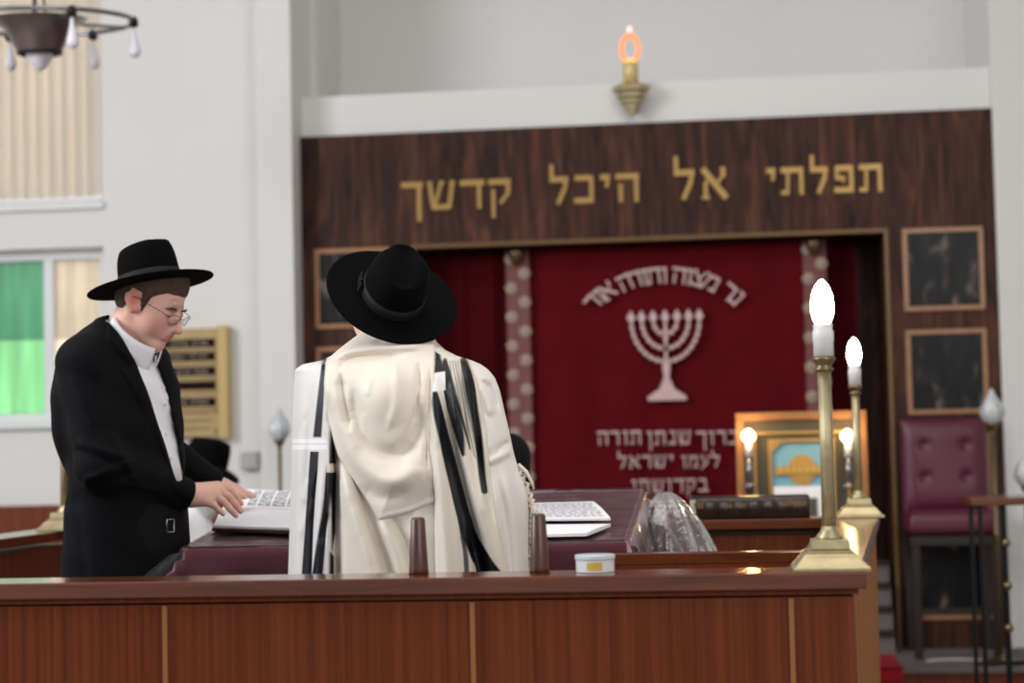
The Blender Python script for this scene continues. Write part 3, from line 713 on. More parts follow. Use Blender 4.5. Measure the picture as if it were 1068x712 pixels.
# ---------------------------------------------------------------- wooden pegs and tin on the front rail
for k, (px, pt, lb) in enumerate(((437, 539, 'dark tapered wooden peg in front of the shawl'), (563, 535, 'dark tapered wooden peg right of the shawl fringe'))):
    q = P(px, 601, Y=YF + .11); h = float(P(px, pt, Y=YF + .11)[2]) - zr
    mb = MB(); mb.lathe((0, 0, 0), [(.0215, 0), (.0205, .01), (.015, h - .006), (.012, h - .001), (.004, h)], 20)
    o = mb.build('wooden_peg', M_peg, smooth=True, local=True); o.location = (float(q[0]), float(q[1]), zr); tag(o, lb, 'peg', 'wooden pegs on the front rail')
q = P(621, 600, Y=YF + .10)
tn = thing('round_tin', (q[0], q[1], zr), 'small round white tin with a yellow print on the front rail', 'tin')
mb = MB(); mb.lathe((0, 0, 0), [(.038, 0), (.040, .002), (.040, .026), (.038, .027)], 32); mb.build('body', M_tin, tn, smooth=False, local=True)
mb = MB(); mb.lathe((0, 0, .027), [(.0415, 0), (.042, .001), (.042, .008), (.040, .010)], 32); mb.build('lid', plain('pale_blue_lid', srgb(196, 206, 214), .3), tn, local=True)
mb = MB(); R = [[(.0405 * math.sin(a), -.0405 * math.cos(a), z) for a in np.linspace(-.35, .45, 8)] for z in (.006, .022)]; mb.rings(R, cap=False, closed=False); mb.build('label_print', M_yel, tn, local=True)
# ---------------------------------------------------------------- reading table with maroon cloth and clear plastic
YT0, YT1 = 4.92, 5.92
tl, tr_ = float(P(196, 572, Y=YT0)[0]), float(P(650, 568, Y=YT0)[0])
zt0 = float(P(400, 571, Y=YT0)[2]); zt1 = float(P(600, 514, Y=YT1)[2])
def zt(y): return zt0 + (zt1 - zt0) * (y - YT0) / (YT1 - YT0)
tb = thing('reading_table', ((tl + tr_) / 2, (YT0 + YT1) / 2, ZB), 'sloping reading table under a maroon cloth and clear plastic sheet', 'table')
mb = MB(); mb.add([(tl + .02, YT0 + .02, zt(YT0) - .04), (tr_ - .02, YT0 + .02, zt(YT0) - .04), (tr_ - .02, YT1 - .02, zt(YT1) - .04), (tl + .02, YT1 - .02, zt(YT1) - .04), (tl + .02, YT0 + .02, zt(YT0) - .006), (tr_ - .02, YT0 + .02, zt(YT0) - .006), (tr_ - .02, YT1 - .02, zt(YT1) - .006), (tl + .02, YT1 - .02, zt(YT1) - .006)], [(0, 3, 2, 1), (4, 5, 6, 7), (0, 1, 5, 4), (1, 2, 6, 5), (2, 3, 7, 6), (3, 0, 4, 7)])
mb.build('tabletop', M_maho, tb)
for sx in (tl + .08, tr_ - .08):
    for sy in (YT0 + .08, YT1 - .08):
        mb = MB(); mb.lathe((sx, sy, ZB), [(.028, 0), (.036, zt(sy) - .04 - ZB)], sq=True); mb.build('leg', M_maho, tb)
def drape(name, mat, off, drop, wave, seed, amp0, parent=None, n=46, corner=0, flare=.0):
    """a sheet laid over the sloping top and hanging over its edges"""
    rs = np.random.RandomState(seed); V = []
    x0, x1, y0, y1 = tl - off, tr_ + off, YT0 - off, YT1 + off
    # parameter square [-1,1]^2, beyond .8 it hangs
    us = np.linspace(-1, 1, n * 3); nu = len(us)
    def m(u):
        a = abs(u); s_ = 1 if u > 0 else -1
        if a < .72: return s_ * a / .72, 0.0
        return float(s_), (a - .72) / .28
    for vv in us:
        my, hy = m(vv)
        for uu in us:
            mx, hx = m(uu)
            x = (x0 + x1) / 2 + mx * (x1 - x0) / 2; y = (y0 + y1) / 2 + my * (y1 - y0) / 2
            z = zt(min(max(y, YT0), YT1)) + off * .5
            if hx == 0 and hy == 0:
                z += amp0 * (math.sin(9 * x + seed) * math.sin(7 * y + seed * 2) * .5 + .5) + amp0 * .6 * max(0, math.sin(23 * x + 9 * y + seed)) ** 4
            h = (hx ** 5 + hy ** 5) ** .2
            if h > 0:
                t = 4.0 * (x - y) * wave
                f = (.012 + .02 * h) * math.sin(t * 3 + seed) * .5 * min(1, h * 4) * (1 if amp0 else .5)
                both = hx * hy / h
                out = off * .2 + flare * h + .012 * min(1, h * 6) + f * .6 + .010 * h
                rad_c = corner * both * (1 - .3 * both)
                out += .012 * math.sin(7 * (hx - hy) / h) * both * 2
                if hx > 0: x += (1 if uu > 0 else -1) * (out + rad_c) * hx / h
                if hy > 0: y += (1 if vv > 0 else -1) * (out + rad_c) * hy / h
                z -= drop * h - .01
                z += .01 * math.cos(h * 1.5) * 0
            V.append((x, y, z))
    o = mkobj(name, V, grid_faces(nu, nu), mat, parent, True)
    o.modifiers.new('s', 'SOLIDIFY').thickness = .0015
    return o
cl = drape('tablecloth', M_maroon, .003, .55, 1.2, 2, 0.0, tb, corner=.42)
fm = drape('plastic_sheet', M_film, .010, .30, 2.2, 5, .003, tb, corner=.42, flare=.02); fm.modifiers.clear()
# plastic gathers flowing off the far right corner
mb = MB(); nr, na = 26, 60; R = []
pk = P(692, 514, Y=YT1 - .02)
for j in range(nr):
    t = j / (nr - 1)
    ring = []
    for i in range(na):
        a = -2.2 + 3.6 * i / (na - 1)
        r = .012 + .20 * t ** .85; r *= 1 + .10 * math.sin(13 * a + 2.5 * t) * t + .05 * math.sin(29 * a) * t
        zf = float(pk[2]) + .004 - .30 * t ** 1.55 - .012 * math.sin(9 * a + 1) * t
        ring.append((float(pk[0]) + .0 + r * math.cos(a) * .95, float(pk[1]) + r * math.sin(a) * .8 - .04 * t, zf))
    R.append(ring)
mb.rings(R, cap=False, closed=False)
M_film2 = clear_film('gathered_plastic', gl=.2, rough=.13, bump=.6, bscale=16, white=.08, ior=1.4)
mb.build('plastic_gather', M_film2, tb, smooth=True)
# ---------------------------------------------------------------- open books and papers
def slope_pt(x, y, dz=0): return (x, y, zt(y) + .016 + dz)
def TP(px, py, dz=0):              # a point on the sloping top under that view
    d = ray(px, py); k = (zt1 - zt0) / (YT1 - YT0); h = .016 + dz
    t = (zt0 - k * YT0 + h - CAM[2]) / (d[2] - k * d[1]); return CAM + d * t
def page_stack(name, mat, c4, th0, th1, parent, bow=.008, n=14, near=0.0):
    """c4 = near-left, near-right, far-right, far-left on the table; thickness th0 at one side, th1 at the other (left to right)"""
    A, B, C_, D = [np.array(c) for c in c4]; V = []; top = []
    for j in range(2 * n + 1):
        s = j / (2 * n)
        for i in range(n + 1):
            t = i / n; p = (A * (1 - t) + B * t) * (1 - s) + (D * (1 - t) + C_ * t) * s
            th = (th0 + (th1 - th0) * t) * (1 - near * (1 - s) ** 1.5) + bow * math.sin(PI * s)
            V.append((p[0], p[1], p[2] + th))
    nn = len(V); V += [(v[0], v[1], v[2] - ((th0 + (th1 - th0) * ((k % (n + 1)) / n)) * (1 - near * (1 - (k // (n + 1)) / (2 * n)) ** 1.5) + bow * math.sin(PI * (k // (n + 1)) / (2 * n))) ) for k, v in enumerate(V)]
    W = n + 1; Fc = grid_faces(W, 2 * n + 1); Fc += [tuple(nn + q for q in f[::-1]) for f in grid_faces(W, 2 * n + 1)]
    edge = [i for i in range(W)] + [j * W + n for j in range(1, 2 * n + 1)] + [2 * n * W + i for i in range(n - 1, -1, -1)] + [j * W for j in range(2 * n - 1, 0, -1)]
    for a, b in zip(edge, edge[1:] + edge[:1]): Fc.append((b, a, nn + a, nn + b))
    return mkobj(name, V, Fc, mat, parent)
bk = thing('open_prayer_book', TP(275, 545), 'open prayer book with white printed pages under the hands of the man in the jacket', 'book')
A_, B_, C_, D_ = TP(223, 553), TP(312, 556), TP(322, 523), TP(246, 519)
cc = 0.5 * (A_ + C_); ex = [c + (c - cc) * .04 for c in (A_, B_, C_, D_)]
mb = MB(); mb.add([tuple(p) for p in ex] + [tuple(p + np.array((0, 0, .007))) for p in ex], [(3, 2, 1, 0), (4, 5, 6, 7), (0, 1, 5, 4), (1, 2, 6, 5), (2, 3, 7, 6), (3, 0, 4, 7)])
mb.build('cover', plain('brown_cover', srgb(60, 34, 26), .4), bk)
up = np.array((0, 0, .008)); mA, mB_ = A_ * .60 + D_ * .40, B_ * .60 + C_ * .40
page_stack('page_block', M_page, [A_ + up, B_ + up, mB_ + up, mA + up], .020, .020, bk, .003, near=.7)
page_stack('page_block', M_page, [mA + up, mB_ + up, C_ + up, D_ + up], .022, .022, bk, .007)
mb = MB()
def quad_at(s, t, ds, dt, dz):
    f = lambda s_, t_: (mA * (1 - t_) + mB_ * t_) * (1 - s_) + (D_ * (1 - t_) + C_ * t_) * s_ + up + np.array((0, 0, .022 + .007 * math.sin(PI * s_) + dz))
    n_ = len(mb.v); mb.add([tuple(f(s, t)), tuple(f(s, t + dt)), tuple(f(s + ds, t + dt)), tuple(f(s + ds, t))], [(0, 1, 2, 3)])
rs = np.random.RandomState(8)
for i in range(26):
    t = .30 + i * .026
    if i % 7 == 4: continue
    s = .08
    while s < .9:
        L = .04 + rs.rand() * .07; quad_at(s, t, L, .011 * (1 + rs.rand() * .6), .0006); s += L + .02 + rs.rand() * .05
mb.build('printed_text', M_ink, bk)
pp = thing('open_scripture', TP(590, 540), 'white open booklet with printed columns lying on the table right of the shawl', 'book')
A2, B2, C2, D2 = TP(520, 548), TP(637, 547), TP(619, 529), TP(540, 531)
lift = np.array((0, 0, .012))
page_stack('upper_page', M_page, [A2 + lift, B2 + lift, C2 + lift, D2 + lift], .006, .006, pp, .004)
E2, F2 = TP(515, 561), TP(612, 559)
page_stack('lower_page', M_page, [E2, F2, TP(637, 549), TP(520, 549)], .005, .008, pp, .002)
mb = MB()
for i in range(11):
    s = .08 + i * .078
    f = lambda s_, t_: (A2 * (1 - t_) + B2 * t_) * (1 - s_) + (D2 * (1 - t_) + C2 * t_) * s_ + lift + np.array((0, 0, .0068 + .004 * math.sin(PI * s_)))
    t = .05
    while t < .93:
        L = .03 + rs.rand() * .06
        mb.add([tuple(f(s, t)), tuple(f(s, min(t + L, .95))), tuple(f(s + .028, min(t + L, .95))), tuple(f(s + .028, t))], [(0, 1, 2, 3)]); t += L + .02
mb.build('printed_text', plain('grey_ink', srgb(158, 160, 172), .8), pp)
# ---------------------------------------------------------------- big closed book on the rear rail
b0, b1 = P(720, 545.5, Y=YB - .10), P(845, 544, Y=YB - .10); bx0, bx1 = float(b0[0]), float(b1[0]); bh = float(P(782, 518, Y=YB - .10)[2]) - zr
lb = thing('large_book', ((bx0 + bx1) / 2, YB - .06, zr), 'thick dark leather bound book lying flat on the rear rail', 'book')
yb0, yb1 = YB - .115, YB + .10
b = MB(); b.box((bx0 + .001, yb0 + .006, zr + .006), (bx1 - .006, yb1 - .008, zr + bh - .006)); b.build('page_block', M_edge, lb)
b = MB(); b.box((bx0, yb0 + .01, zr), (bx1, yb1, zr + .006)); b.build('cover_board', M_bookl, lb, bevel=.001)
b = MB(); b.box((bx0, yb0 + .01, zr + bh - .006), (bx1, yb1, zr + bh)); b.build('cover_board', M_bookl, lb, bevel=.001)
b = MB(); R = []
for xx in np.linspace(bx0 + .020, bx1 - .001, 40):
    rib = .004 if int((xx - bx0) / .012) % 4 == 0 else 0
    R.append([(xx, yb0 + .012 - (.014 + rib) * math.sin(PI * k / 10), zr + bh / 2 - (bh / 2) * math.cos(PI * k / 10)) for k in range(11)] + [(xx, yb0 + .014, zr + bh / 2)])
b.rings(R); b.build('spine', M_bookl, lb, smooth=True)
def spine_text(a, bb, zc, h, mat, nm):
    mb = MB(); x = a
    while x < bb:
        w_ = .006 + rs.rand() * .004; mb.box((x, yb0 - .0035, zc - h / 2), (x + w_, yb0 - .001, zc + h / 2)); x += w_ + .003
    mb.build(nm, mat, lb)
M_gilt = plain('faded_gilt', srgb(120, 96, 60), .5, .2)
spine_text(bx0 + .015, bx0 + .04, zr + bh * .66, .02, M_gilt, 'gilt_lettering'); spine_text(bx0 + .11, bx0 + .19, zr + bh * .62, .014, M_gilt, 'gilt_lettering'); spine_text(bx1 - .11, bx1 - .015, zr + bh * .68, .020, M_gilt, 'gilt_lettering')
# ---------------------------------------------------------------- lectern with glowing frame in front of the ark
YL = 8.3
def PL(px, py, y=YL): return P(px, py, Y=y)
lx0_, lx1_ = float(PL(768, 480)[0]), float(PL(905, 480)[0]); lz1 = float(PL(836, 429)[2]); lzt = float(PL(836, 545)[2]) - .02
le = thing('cantor_lectern', ((lx0_ + lx1_) / 2, YL + .15, 0), 'wooden prayer lectern with a gilt framed blue plaque between two lit candle bulbs', 'lectern')
MB().box((lx0_, YL + .02, 0), (lx1_, YL + .42, lzt - .03)).build('body', M_maho, le, bevel=.004)
MB().box((lx0_ - .02, YL - .03, lzt - .03), (lx1_ + .02, YL + .45, lzt)).build('top_board', M_mahotop, le, bevel=.004)
fr = MB(); frame(fr, lx0_, lx1_, lzt, lz1, .035, YL - .01, YL + .05); fr.build('outer_frame', M_glow, le, bevel=.004)
MB().box((lx0_ + .035, YL + .02, lzt + .035), (lx1_ - .035, YL + .04, lz1 - .035)).build('mount_board', M_olive, le)
fr = MB(); frame(fr, lx0_ + .075, lx1_ - .075, lzt + .02, lz1 - .085, .014, YL + .0, YL + .03); fr.build('middle_frame', M_goldf, le, bevel=.002)
ix0, ix1, iz0, iz1 = lx0_ + .155, lx1_ - .155, lzt + .02, lz1 - .135
fr = MB(); frame(fr, ix0 - .016, ix1 + .016, iz0 - .016, iz1 + .016, .016, YL - .005, YL + .03); fr.build('inner_frame', M_goldf, le, bevel=.002)
pq = MB().box((ix0, YL + .012, iz0), (ix1, YL + .02, iz1)).build('blue_plaque', M_blue, le)
for sx in (ix0, ix1):
    s_ = 1 if sx == ix0 else -1
    MB().prismY([(sx, iz1), (sx + s_ * .04, iz1), (sx + s_ * .03, iz1 - .012), (sx + s_ * .012, iz1 - .03), (sx, iz1 - .04)][::s_], YL - .004, YL + .014).build('corner_ornament', M_goldf, le)
xm_ = (ix0 + ix1) / 2; zm_ = float(PL(836, 490)[2])
mb = MB(); mb.prismY([(xm_ + .062 * math.cos(2 * PI * i / 32), zm_ + .068 * math.sin(2 * PI * i / 32)) for i in range(32)], YL + .004, YL + .013)
mb.prismY([(xm_ + (.046 * math.cos(2 * PI * i / 32)), zm_ + .052 * math.sin(2 * PI * i / 32)) for i in range(32)], YL + .000, YL + .005)
mb.box((ix0 + .012, YL - .004, zm_ - .020), (ix1 - .012, YL + .002, zm_ + .016)); mb.build('gold_emblem', M_emgold, pq)
for k in range(7):
    x = ix0 + .03 + k * (ix1 - ix0 - .06) / 7; MB().box((x, YL - .008, zm_ - .010), (x + .014, YL - .003, zm_ + .008)).build('raised_letter', M_yel, pq)
MB().box((ix0 + .004, YL - .006, iz0), (ix1 - .012, YL + .008, float(PL(836, 507)[2]))).build('white_notice', M_page, le)
MB().box((ix0 + .13, YL - .012, iz0), (ix0 + .19, YL - .006, float(PL(836, 519)[2]))).build('dark_picture', M_olive, le)
for px in (780.5, 884):
    q = PL(px, 456, YL - .04); x = float(q[0]); y = YL - .045; zb_ = float(q[2])
    mb = MB(); mb.tube([(x, y, zb_ - .085 - .12), (x, y, zb_ - .085)], .012); mb.lathe((x, y, zb_ - .215), [(.028, 0), (.03, .004), (.014, .016)], 16); mb.build('candle_holder', M_steel, le, smooth=True)
    mb = MB(); mb.lathe((x, y, zb_ - .085), [(.015, 0), (.015, .066)], 16); mb.build('candle_sleeve', M_socket, le, smooth=True)
    mb = MB(); mb.lathe((x, y, zb_ - .02), [(.010, 0), (.024, .010), (.030, .022), (.026, .038), (.014, .05), (.002, .056)], 16); mb.build('bulb', M_bulb2, le, smooth=True)
    plight('lectern_glow', (x, y - .045, zb_ + .02), 1.1, (1, .62, .25), .02)
# ---------------------------------------------------------------- eternal light on the white beam
YN = YA - .10
q = P(658.5, 104, Y=YN); nx_, nz_ = float(q[0]), float(q[2]); kz = (float(P(658, 60, Y=YN)[2]) - float(P(658, 110, Y=YN)[2])) / 50
nt = thing('eternal_light', (nx_, YN, nz_), 'stepped brass wall candle lamp glowing orange above the ark inscription', 'lamp')
mb = MB(); zt_ = nz_ + 16 * kz
prof = []; zz_ = -34 * kz
for r, h in ((2, 3), (5, 5), (8.5, 5.5), (12, 6), (15.5, 6.5), (19, 7)): prof += [(r * kz, zz_), (r * kz * 1.05, zz_ + h * kz * .75), (r * kz * .9, zz_ + h * kz)]; zz_ += h * kz
mb.lathe((nx_, YN, zt_), prof, 6); mb.build('stepped_cup', M_brass, nt)
MB().box((nx_ - .03, YN + .06, nz_ - .06), (nx_ + .03, YA - .004, nz_ + .06)).build('wall_bracket', M_brassd, nt)
mb = MB(); mb.lathe((nx_, YN, nz_ + 14 * kz), [(8 * kz, 0), (8 * kz, 24 * kz), (7 * kz, 25 * kz)], 20); mb.build('candle_tube', plain('cream_tube', srgb(214, 190, 132), .4, .2), nt, smooth=True)
zc_ = nz_ + 53 * kz
for k in range(16):
    a = 2 * PI * k / 16; rx, rz = 8.6 * kz, 14 * kz
    mb = MB(); cx_, cz_ = nx_ + rx * math.sin(a), zc_ - rz * math.cos(a)
    mb.rings([[(cx_ + rr_ * math.cos(t_), YN + h_, cz_ + rr_ * math.sin(t_)) for t_ in np.linspace(0, 2 * PI, 8, endpoint=False)] for rr_, h_ in ((.3 * kz, -3 * kz), (2.3 * kz, -2 * kz), (3.1 * kz, 0), (2.3 * kz, 2 * kz), (.3 * kz, 3 * kz))])
    mb.build('flame_led', M_ledy if k in (0, 1, 15) else M_led, nt, smooth=True)
mb = MB(); mb.lathe((nx_, YN, zc_ + 17 * kz), [(.5 * kz, 0), (2.4 * kz, 2 * kz), (2 * kz, 5 * kz), (.4 * kz, 7 * kz)], 10); mb.build('flame_led', emit('pink_led', (1, .42, .32, 1), 1.6), nt, smooth=True)
# ---------------------------------------------------------------- tulip glass floor lamps
def tulip(label, px, pyt, y, zbase):
    L = thing('tulip_floor_lamp', P(px, pyt, Y=y), label, 'lamp', 'glass tulip lamps on poles')
    q = P(px, pyt, Y=y); x, zt_ = float(q[0]), float(q[2]); L.location = (x, y, zbase)
    mb = MB(); R = []; n = 36
    for z, r in ((0, .022), (.015, .040), (.045, .055), (.075, .054), (.105, .040), (.135, .020), (.16, .010), (.172, .003)):
        R.append([(x + r * (1 + .10 * math.cos(6 * a + z * 25)) * math.cos(a), y + r * (1 + .10 * math.cos(6 * a + z * 25)) * math.sin(a), zt_ - .175 + z) for a in np.linspace(0, 2 * PI, n, endpoint=False)])
    mb.rings(R); mb.build('glass_shade', M_tulip, L, smooth=True)
    mb = MB(); mb.lathe((x, y, zt_ - .235), [(.008, 0), (.012, .012), (.009, .02), (.016, .035), (.030, .055), (.032, .062)], 18); mb.build('shade_cup', M_brassd, L, smooth=True)
    mb = MB(); mb.lathe((x, y, zbase), [(.011, .03), (.011, .6), (.014, .61), (.014, .63), (.010, .64), (.010, zt_ - .235 - zbase)], 14); mb.build('pole', M_brassd, L, smooth=True)
    mb = MB(); mb.lathe((x, y, zbase), [(.11, 0), (.11, .012), (.06, .022), (.02, .034), (.011, .05)], 28); mb.build('base', M_brassd, L, smooth=True)
    return L
M_tulip = plain('etched_glass', srgb(196, 200, 204), .2, spec=.8, bump=.3, bscale=50)
tulip('brass pole lamp with etched glass tulip left of the ark, between the two standing men', 291, 424, 9.55, ZD)
tulip('brass pole lamp with glass tulip in front of the burgundy chair', 1034, 404, 9.25, ZD)
tulip('glass tulip lamp half cut by the right edge beside the small wooden stand', 1070, 468, 8.9, 0)
# ---------------------------------------------------------------- burgundy chair
YC = 9.42
def PC(px, py, y): return P(px, py, Y=y)
cx0_, cx1_ = float(PC(946, 500, YC)[0]), float(PC(1044, 500, YC)[0]); zs = float(PC(995, 534, YC)[2]); zbk = float(PC(995, 436, YC + .40)[2])
ch = thing('high_chair', ((cx0_ + cx1_) / 2, YC + .2, ZD), 'dark wooden ceremonial chair with burgundy button tufted back and padded seat', 'chair')
mb = MB(); nu, nv = 40, 34; bw = cx1_ - cx0_ - .02; V = []
bzl, bzh = zs - .02, zbk; btn = [(u, v) for u in (.26, .74) for v in (.38, .72)]
for j in range(nv):
    v = j / (nv - 1)
    for i in range(nu):
        u = i / (nu - 1); d = .045 * (1 - abs(2 * u - 1) ** 6) * (1 - abs(2 * v - 1) ** 8)
        for (a, b_) in btn: d -= .022 * math.exp(-(((u - a) * bw) ** 2 + ((v - b_) * (bzh - bzl)) ** 2) / .0006)
        d -= .010 * math.exp(-((u - .5) / .03) ** 2) * 0
        V.append((cx0_ + .01 + bw * u, YC + .40 - .03 * 0 + .02 * v - d, bzl + (bzh - bzl) * v))
n0 = len(V); V += [(x, YC + .44 + .02 * 0, z) for (x, y, z) in V]
Fc = grid_faces(nu, nv) + [tuple(n0 + q for q in f[::-1]) for f in grid_faces(nu, nv)]
ed = list(range(nu)) + [j * nu + nu - 1 for j in range(1, nv)] + [(nv - 1) * nu + i for i in range(nu - 2, -1, -1)] + [j * nu for j in range(nv - 2, 0, -1)]
Fc += [(b_, a, n0 + a, n0 + b_) for a, b_ in zip(ed, ed[1:] + ed[:1])]
bo = mkobj('backrest', V, Fc, M_leath, ch, True)
for (a, b_) in btn:
    mb = MB(); x, z = cx0_ + .01 + bw * a, bzl + (bzh - bzl) * b_; mb.rings([[(x + r * math.cos(t), YC + .40 + .02 * b_ - .018 - h, z + r * math.sin(t)) for t in np.linspace(0, 2 * PI, 10, endpoint=False)] for r, h in ((.011, 0), (.009, .004), (.002, .006))]); mb.build('button', M_leath, bo, smooth=True)
mb = MB(); mb.box((cx0_ - .002, YC + .0, zs - .115), (cx1_ + .012, YC + .39, zs + .005)); mb.build('seat', M_leath, ch, bevel=.045, seg=5, smooth=False)
MB().box((cx0_ + .01, YC + .02, zs - .165), (cx1_ - .005, YC + .42, zs - .118)).build('seat_frame', M_chairw, ch, bevel=.004)
for sx in (cx0_ + .035, cx1_ - .035):
    MB().box((sx - .02, YC + .03, ZD), (sx + .02, YC + .07, zs - .165)).build('leg', M_chairw, ch, bevel=.003)
    MB().box((sx - .02, YC + .44, ZD), (sx + .02, YC + .47, zbk - .06)).build('rear_post', M_chairw, ch, bevel=.003)
MB().box((cx0_ + .05, YC + .035, ZD + .22), (cx1_ - .05, YC + .06, ZD + .25)).build('stretcher', M_chairw, ch)
cbm = MB(); cbm.tube([(cx0_ + .06 + .5 * k / 12 * (cx1_ - cx0_ + .1), YC - .06 + .05 * math.sin(k / 12 * PI), ZD + .006) for k in range(13)] + [(cx1_ + .0, YC - .05, ZD + .006)], .005)
tag(cbm.build('white_cable', M_socket, origin=((cx0_ + cx1_) / 2, YC, ZD), smooth=True), 'thin white cable lying on the grey platform under the burgundy chair', 'cable')
# ---------------------------------------------------------------- small stand with iron legs at the right edge
YS = 7.5
s0, s1 = float(P(1012, 524, Y=YS)[0]), float(P(1095, 524, Y=YS)[0]); szt = float(P(1040, 519, Y=YS)[2])
sd = thing('iron_stand', ((s0 + s1) / 2, YS + .18, 0), 'small wood topped stand on black iron legs with brass balls at the right edge', 'stand')
MB().box((s0, YS, szt - .03), (s1, YS + .36, szt)).build('wooden_top', M_mahotop, sd, bevel=.004)
for x, y in ((s0 + .04, YS + .03), (s1 - .04, YS + .03), (s0 + .04, YS + .33), (s1 - .04, YS + .33)):
    mb = MB(); mb.tube([(x, y, 0), (x, y, szt - .03)], .009, 8); lg = mb.build('leg', M_iron, sd)
xk = float(P(1050, 600, Y=YS + .03)[0])
mb = MB(); mb.tube([(xk, YS + .03, 0), (xk - .006, YS + .03, szt - .03)], .012, 8); mb.build('centre_post', M_iron, sd)
for py in (566, 611, 655):
    z = float(P(1051, py, Y=YS)[2]); mb = MB(); mb.lathe((xk, YS + .012, z), [(.002, -.018), (.013, -.013), (.018, 0), (.013, .013), (.002, .018)], 14); mb.build('brass_ball', M_brassd, sd, smooth=True)
z = float(P(1040, 692, Y=YS)[2]); MB().box((s0 + .04, YS + .022, z - .008), (s1 - .04, YS + .038, z + .008)).build('cross_bar', M_iron, sd)
# ---------------------------------------------------------------- memorial board
xb0, xb1, zb0_, zb1_ = XA(128, 400), XA(242, 400), ZA(205, 456), ZA(205, 343)
nb_ = thing('memorial_board', ((xb0 + xb1) / 2, YA - .05, zb0_), 'gold notice board with dark slots of white Hebrew letters on the white wall', 'board')
MB().box((xb0, YA - .06, zb0_), (xb1 - .06, YA - .001, zb1_)).build('panel', M_board, nb_, bevel=.003)
MB().box((xb1 - .06, YA - .085, zb0_ - .01), (xb1, YA - .001, zb1_ + .01)).build('side_moulding', plain('bright_gold_edge', srgb(184, 158, 100), .45, .1), nb_, bevel=.008)
for k, (py, txt) in enumerate(((358, ('פרנס', 'שלמה')), (372, ('לעילוי', 'נשמת')), (387, ('שבת', 'קדש')), (402, None), (419, ('תפלה', 'אבות')))):
    z0_, z1_ = ZA(210, py + 6 - .5), ZA(210, py - 3.2)
    zc1, zc0 = ZA(205, py - 4), ZA(205, py + 5)
    sl = MB().box((xb0 + .06, YA - .063, zc0), (XA(228, 400), YA - .0605, zc1)).build('name_slot', M_slot, nb_)
    MB().box((xb0 + .05, YA - .075, zc0 - .012), (XA(229, 400), YA - .0605, zc0)).build('slot_rail', M_board, nb_)
    if txt:
        h = (zc1 - zc0) * .5; zz0 = zc0 + (zc1 - zc0) * .25; xs_ = XA(220, 400)
        for wd_ in txt:
            tot = (sum(G[c][0] for c in wd_) + .2 * (len(wd_) - 1)) * h; mb = MB()
            if xs_ - tot < xb0 + .07: break
            write_rtl(wd_, xs_ - tot, xs_, zz0, h, YA - .067, YA - .0628, mb=mb); mb.build('white_lettering', M_chalk, sl); xs_ -= tot + h * .9
for py in (432, 440, 448):
    MB().box((XA(172, 400), YA - .0625, ZA(200, py)), (XA(222, 400), YA - .0595, ZA(200, py) + .012)).build('engraved_line', M_engr, nb_)
for py in (428, 449):
    mb = MB(); x = XA(235 - 2, 400) - .0; z = ZA(233, py); mb.prismY([(x - .03 + .012 * math.cos(t), z + .012 * math.sin(t)) for t in np.linspace(0, 2 * PI, 12, endpoint=False)], YA - .066, YA - .059); mb.build('screw', M_brassd, nb_)
xg0, xg1 = XA(253, 480), XA(271, 480)
gb = MB(); gb.box((xg0, YA - .05, ZA(262, 489)), (xg1, YA - .001, ZA(262, 471)))
tag(gb.build('wall_box', M_greybox, origin=((xg0 + xg1) / 2, YA - .02, ZA(262, 489)), bevel=.006), 'small grey plastic box on the white wall right of the gold board', 'box')
# ---------------------------------------------------------------- chandelier
YH = 8.0
q = P(40, 23, Y=YH); hx, hy, hz = float(q[0]), float(q[1]), float(q[2]); ks = float(np.linalg.norm(q - CAM)) / F
cd_ = thing('chandelier', (hx, hy, hz), 'dark metal ring chandelier with teardrop bulbs and bowl hanging top left', 'chandelier')
RR = 94 * ks
mb = MB(); mb.tube([(hx + RR * math.cos(a), hy + RR * math.sin(a), hz) for a in np.linspace(0, 2 * PI, 49)], .011, 8, cap=False); mb.build('ring', M_steel, cd_, smooth=True)
mb = MB(); zb0h = hz + float(P(38, 15, Y=YH)[2] - P(38, 20, Y=YH)[2]) * .2
S = lambda r, z: (r * ks, z * ks)
mb.lathe((hx, hy, hz), [S(48, 3), S(44, 0), S(33, -8), S(27, -20), S(23, -28), S(21, -31)], 32, cap=False); mb.build('bowl', M_bowl, cd_, smooth=True)
mb = MB(); mb.tube([(hx + 21 * ks * math.cos(a), hy + 21 * ks * math.sin(a), hz - 31 * ks) for a in np.linspace(0, 2 * PI, 33)], 2.0 * ks, 8, cap=False)
mb.build('bowl_rim', M_iron, cd_, smooth=True)
mb = MB(); mb.lathe((hx, hy, hz), [S(14, -30), S(13, -34), S(10, -40), S(6, -46), S(1, -49)], 24); mb.build('glass_bottom', M_frost, cd_, smooth=True)
for a in (0.5, 2.6, 4.7):
    mb = MB(); mb.tube([(hx + 8 * ks * math.cos(a), hy + 8 * ks * math.sin(a), hz), (hx + 3 * ks * math.cos(a), hy + 3 * ks * math.sin(a), hz + 60 * ks)], .006, 6)
    mb.build('chain', M_iron, cd_)
mb = MB(); mb.tube([(hx, hy, hz + 50 * ks), (hx, hy, 6.5)], .012, 8); mb.build('rod', M_iron, cd_)
for k in range(4):
    a = PI / 4 + k * PI / 2; mb = MB(); mb.tube([(hx + 45 * ks * math.cos(a), hy + 45 * ks * math.sin(a), hz), (hx + RR * math.cos(a), hy + RR * math.sin(a), hz)], .008, 6); mb.build('spoke', M_steel, cd_)
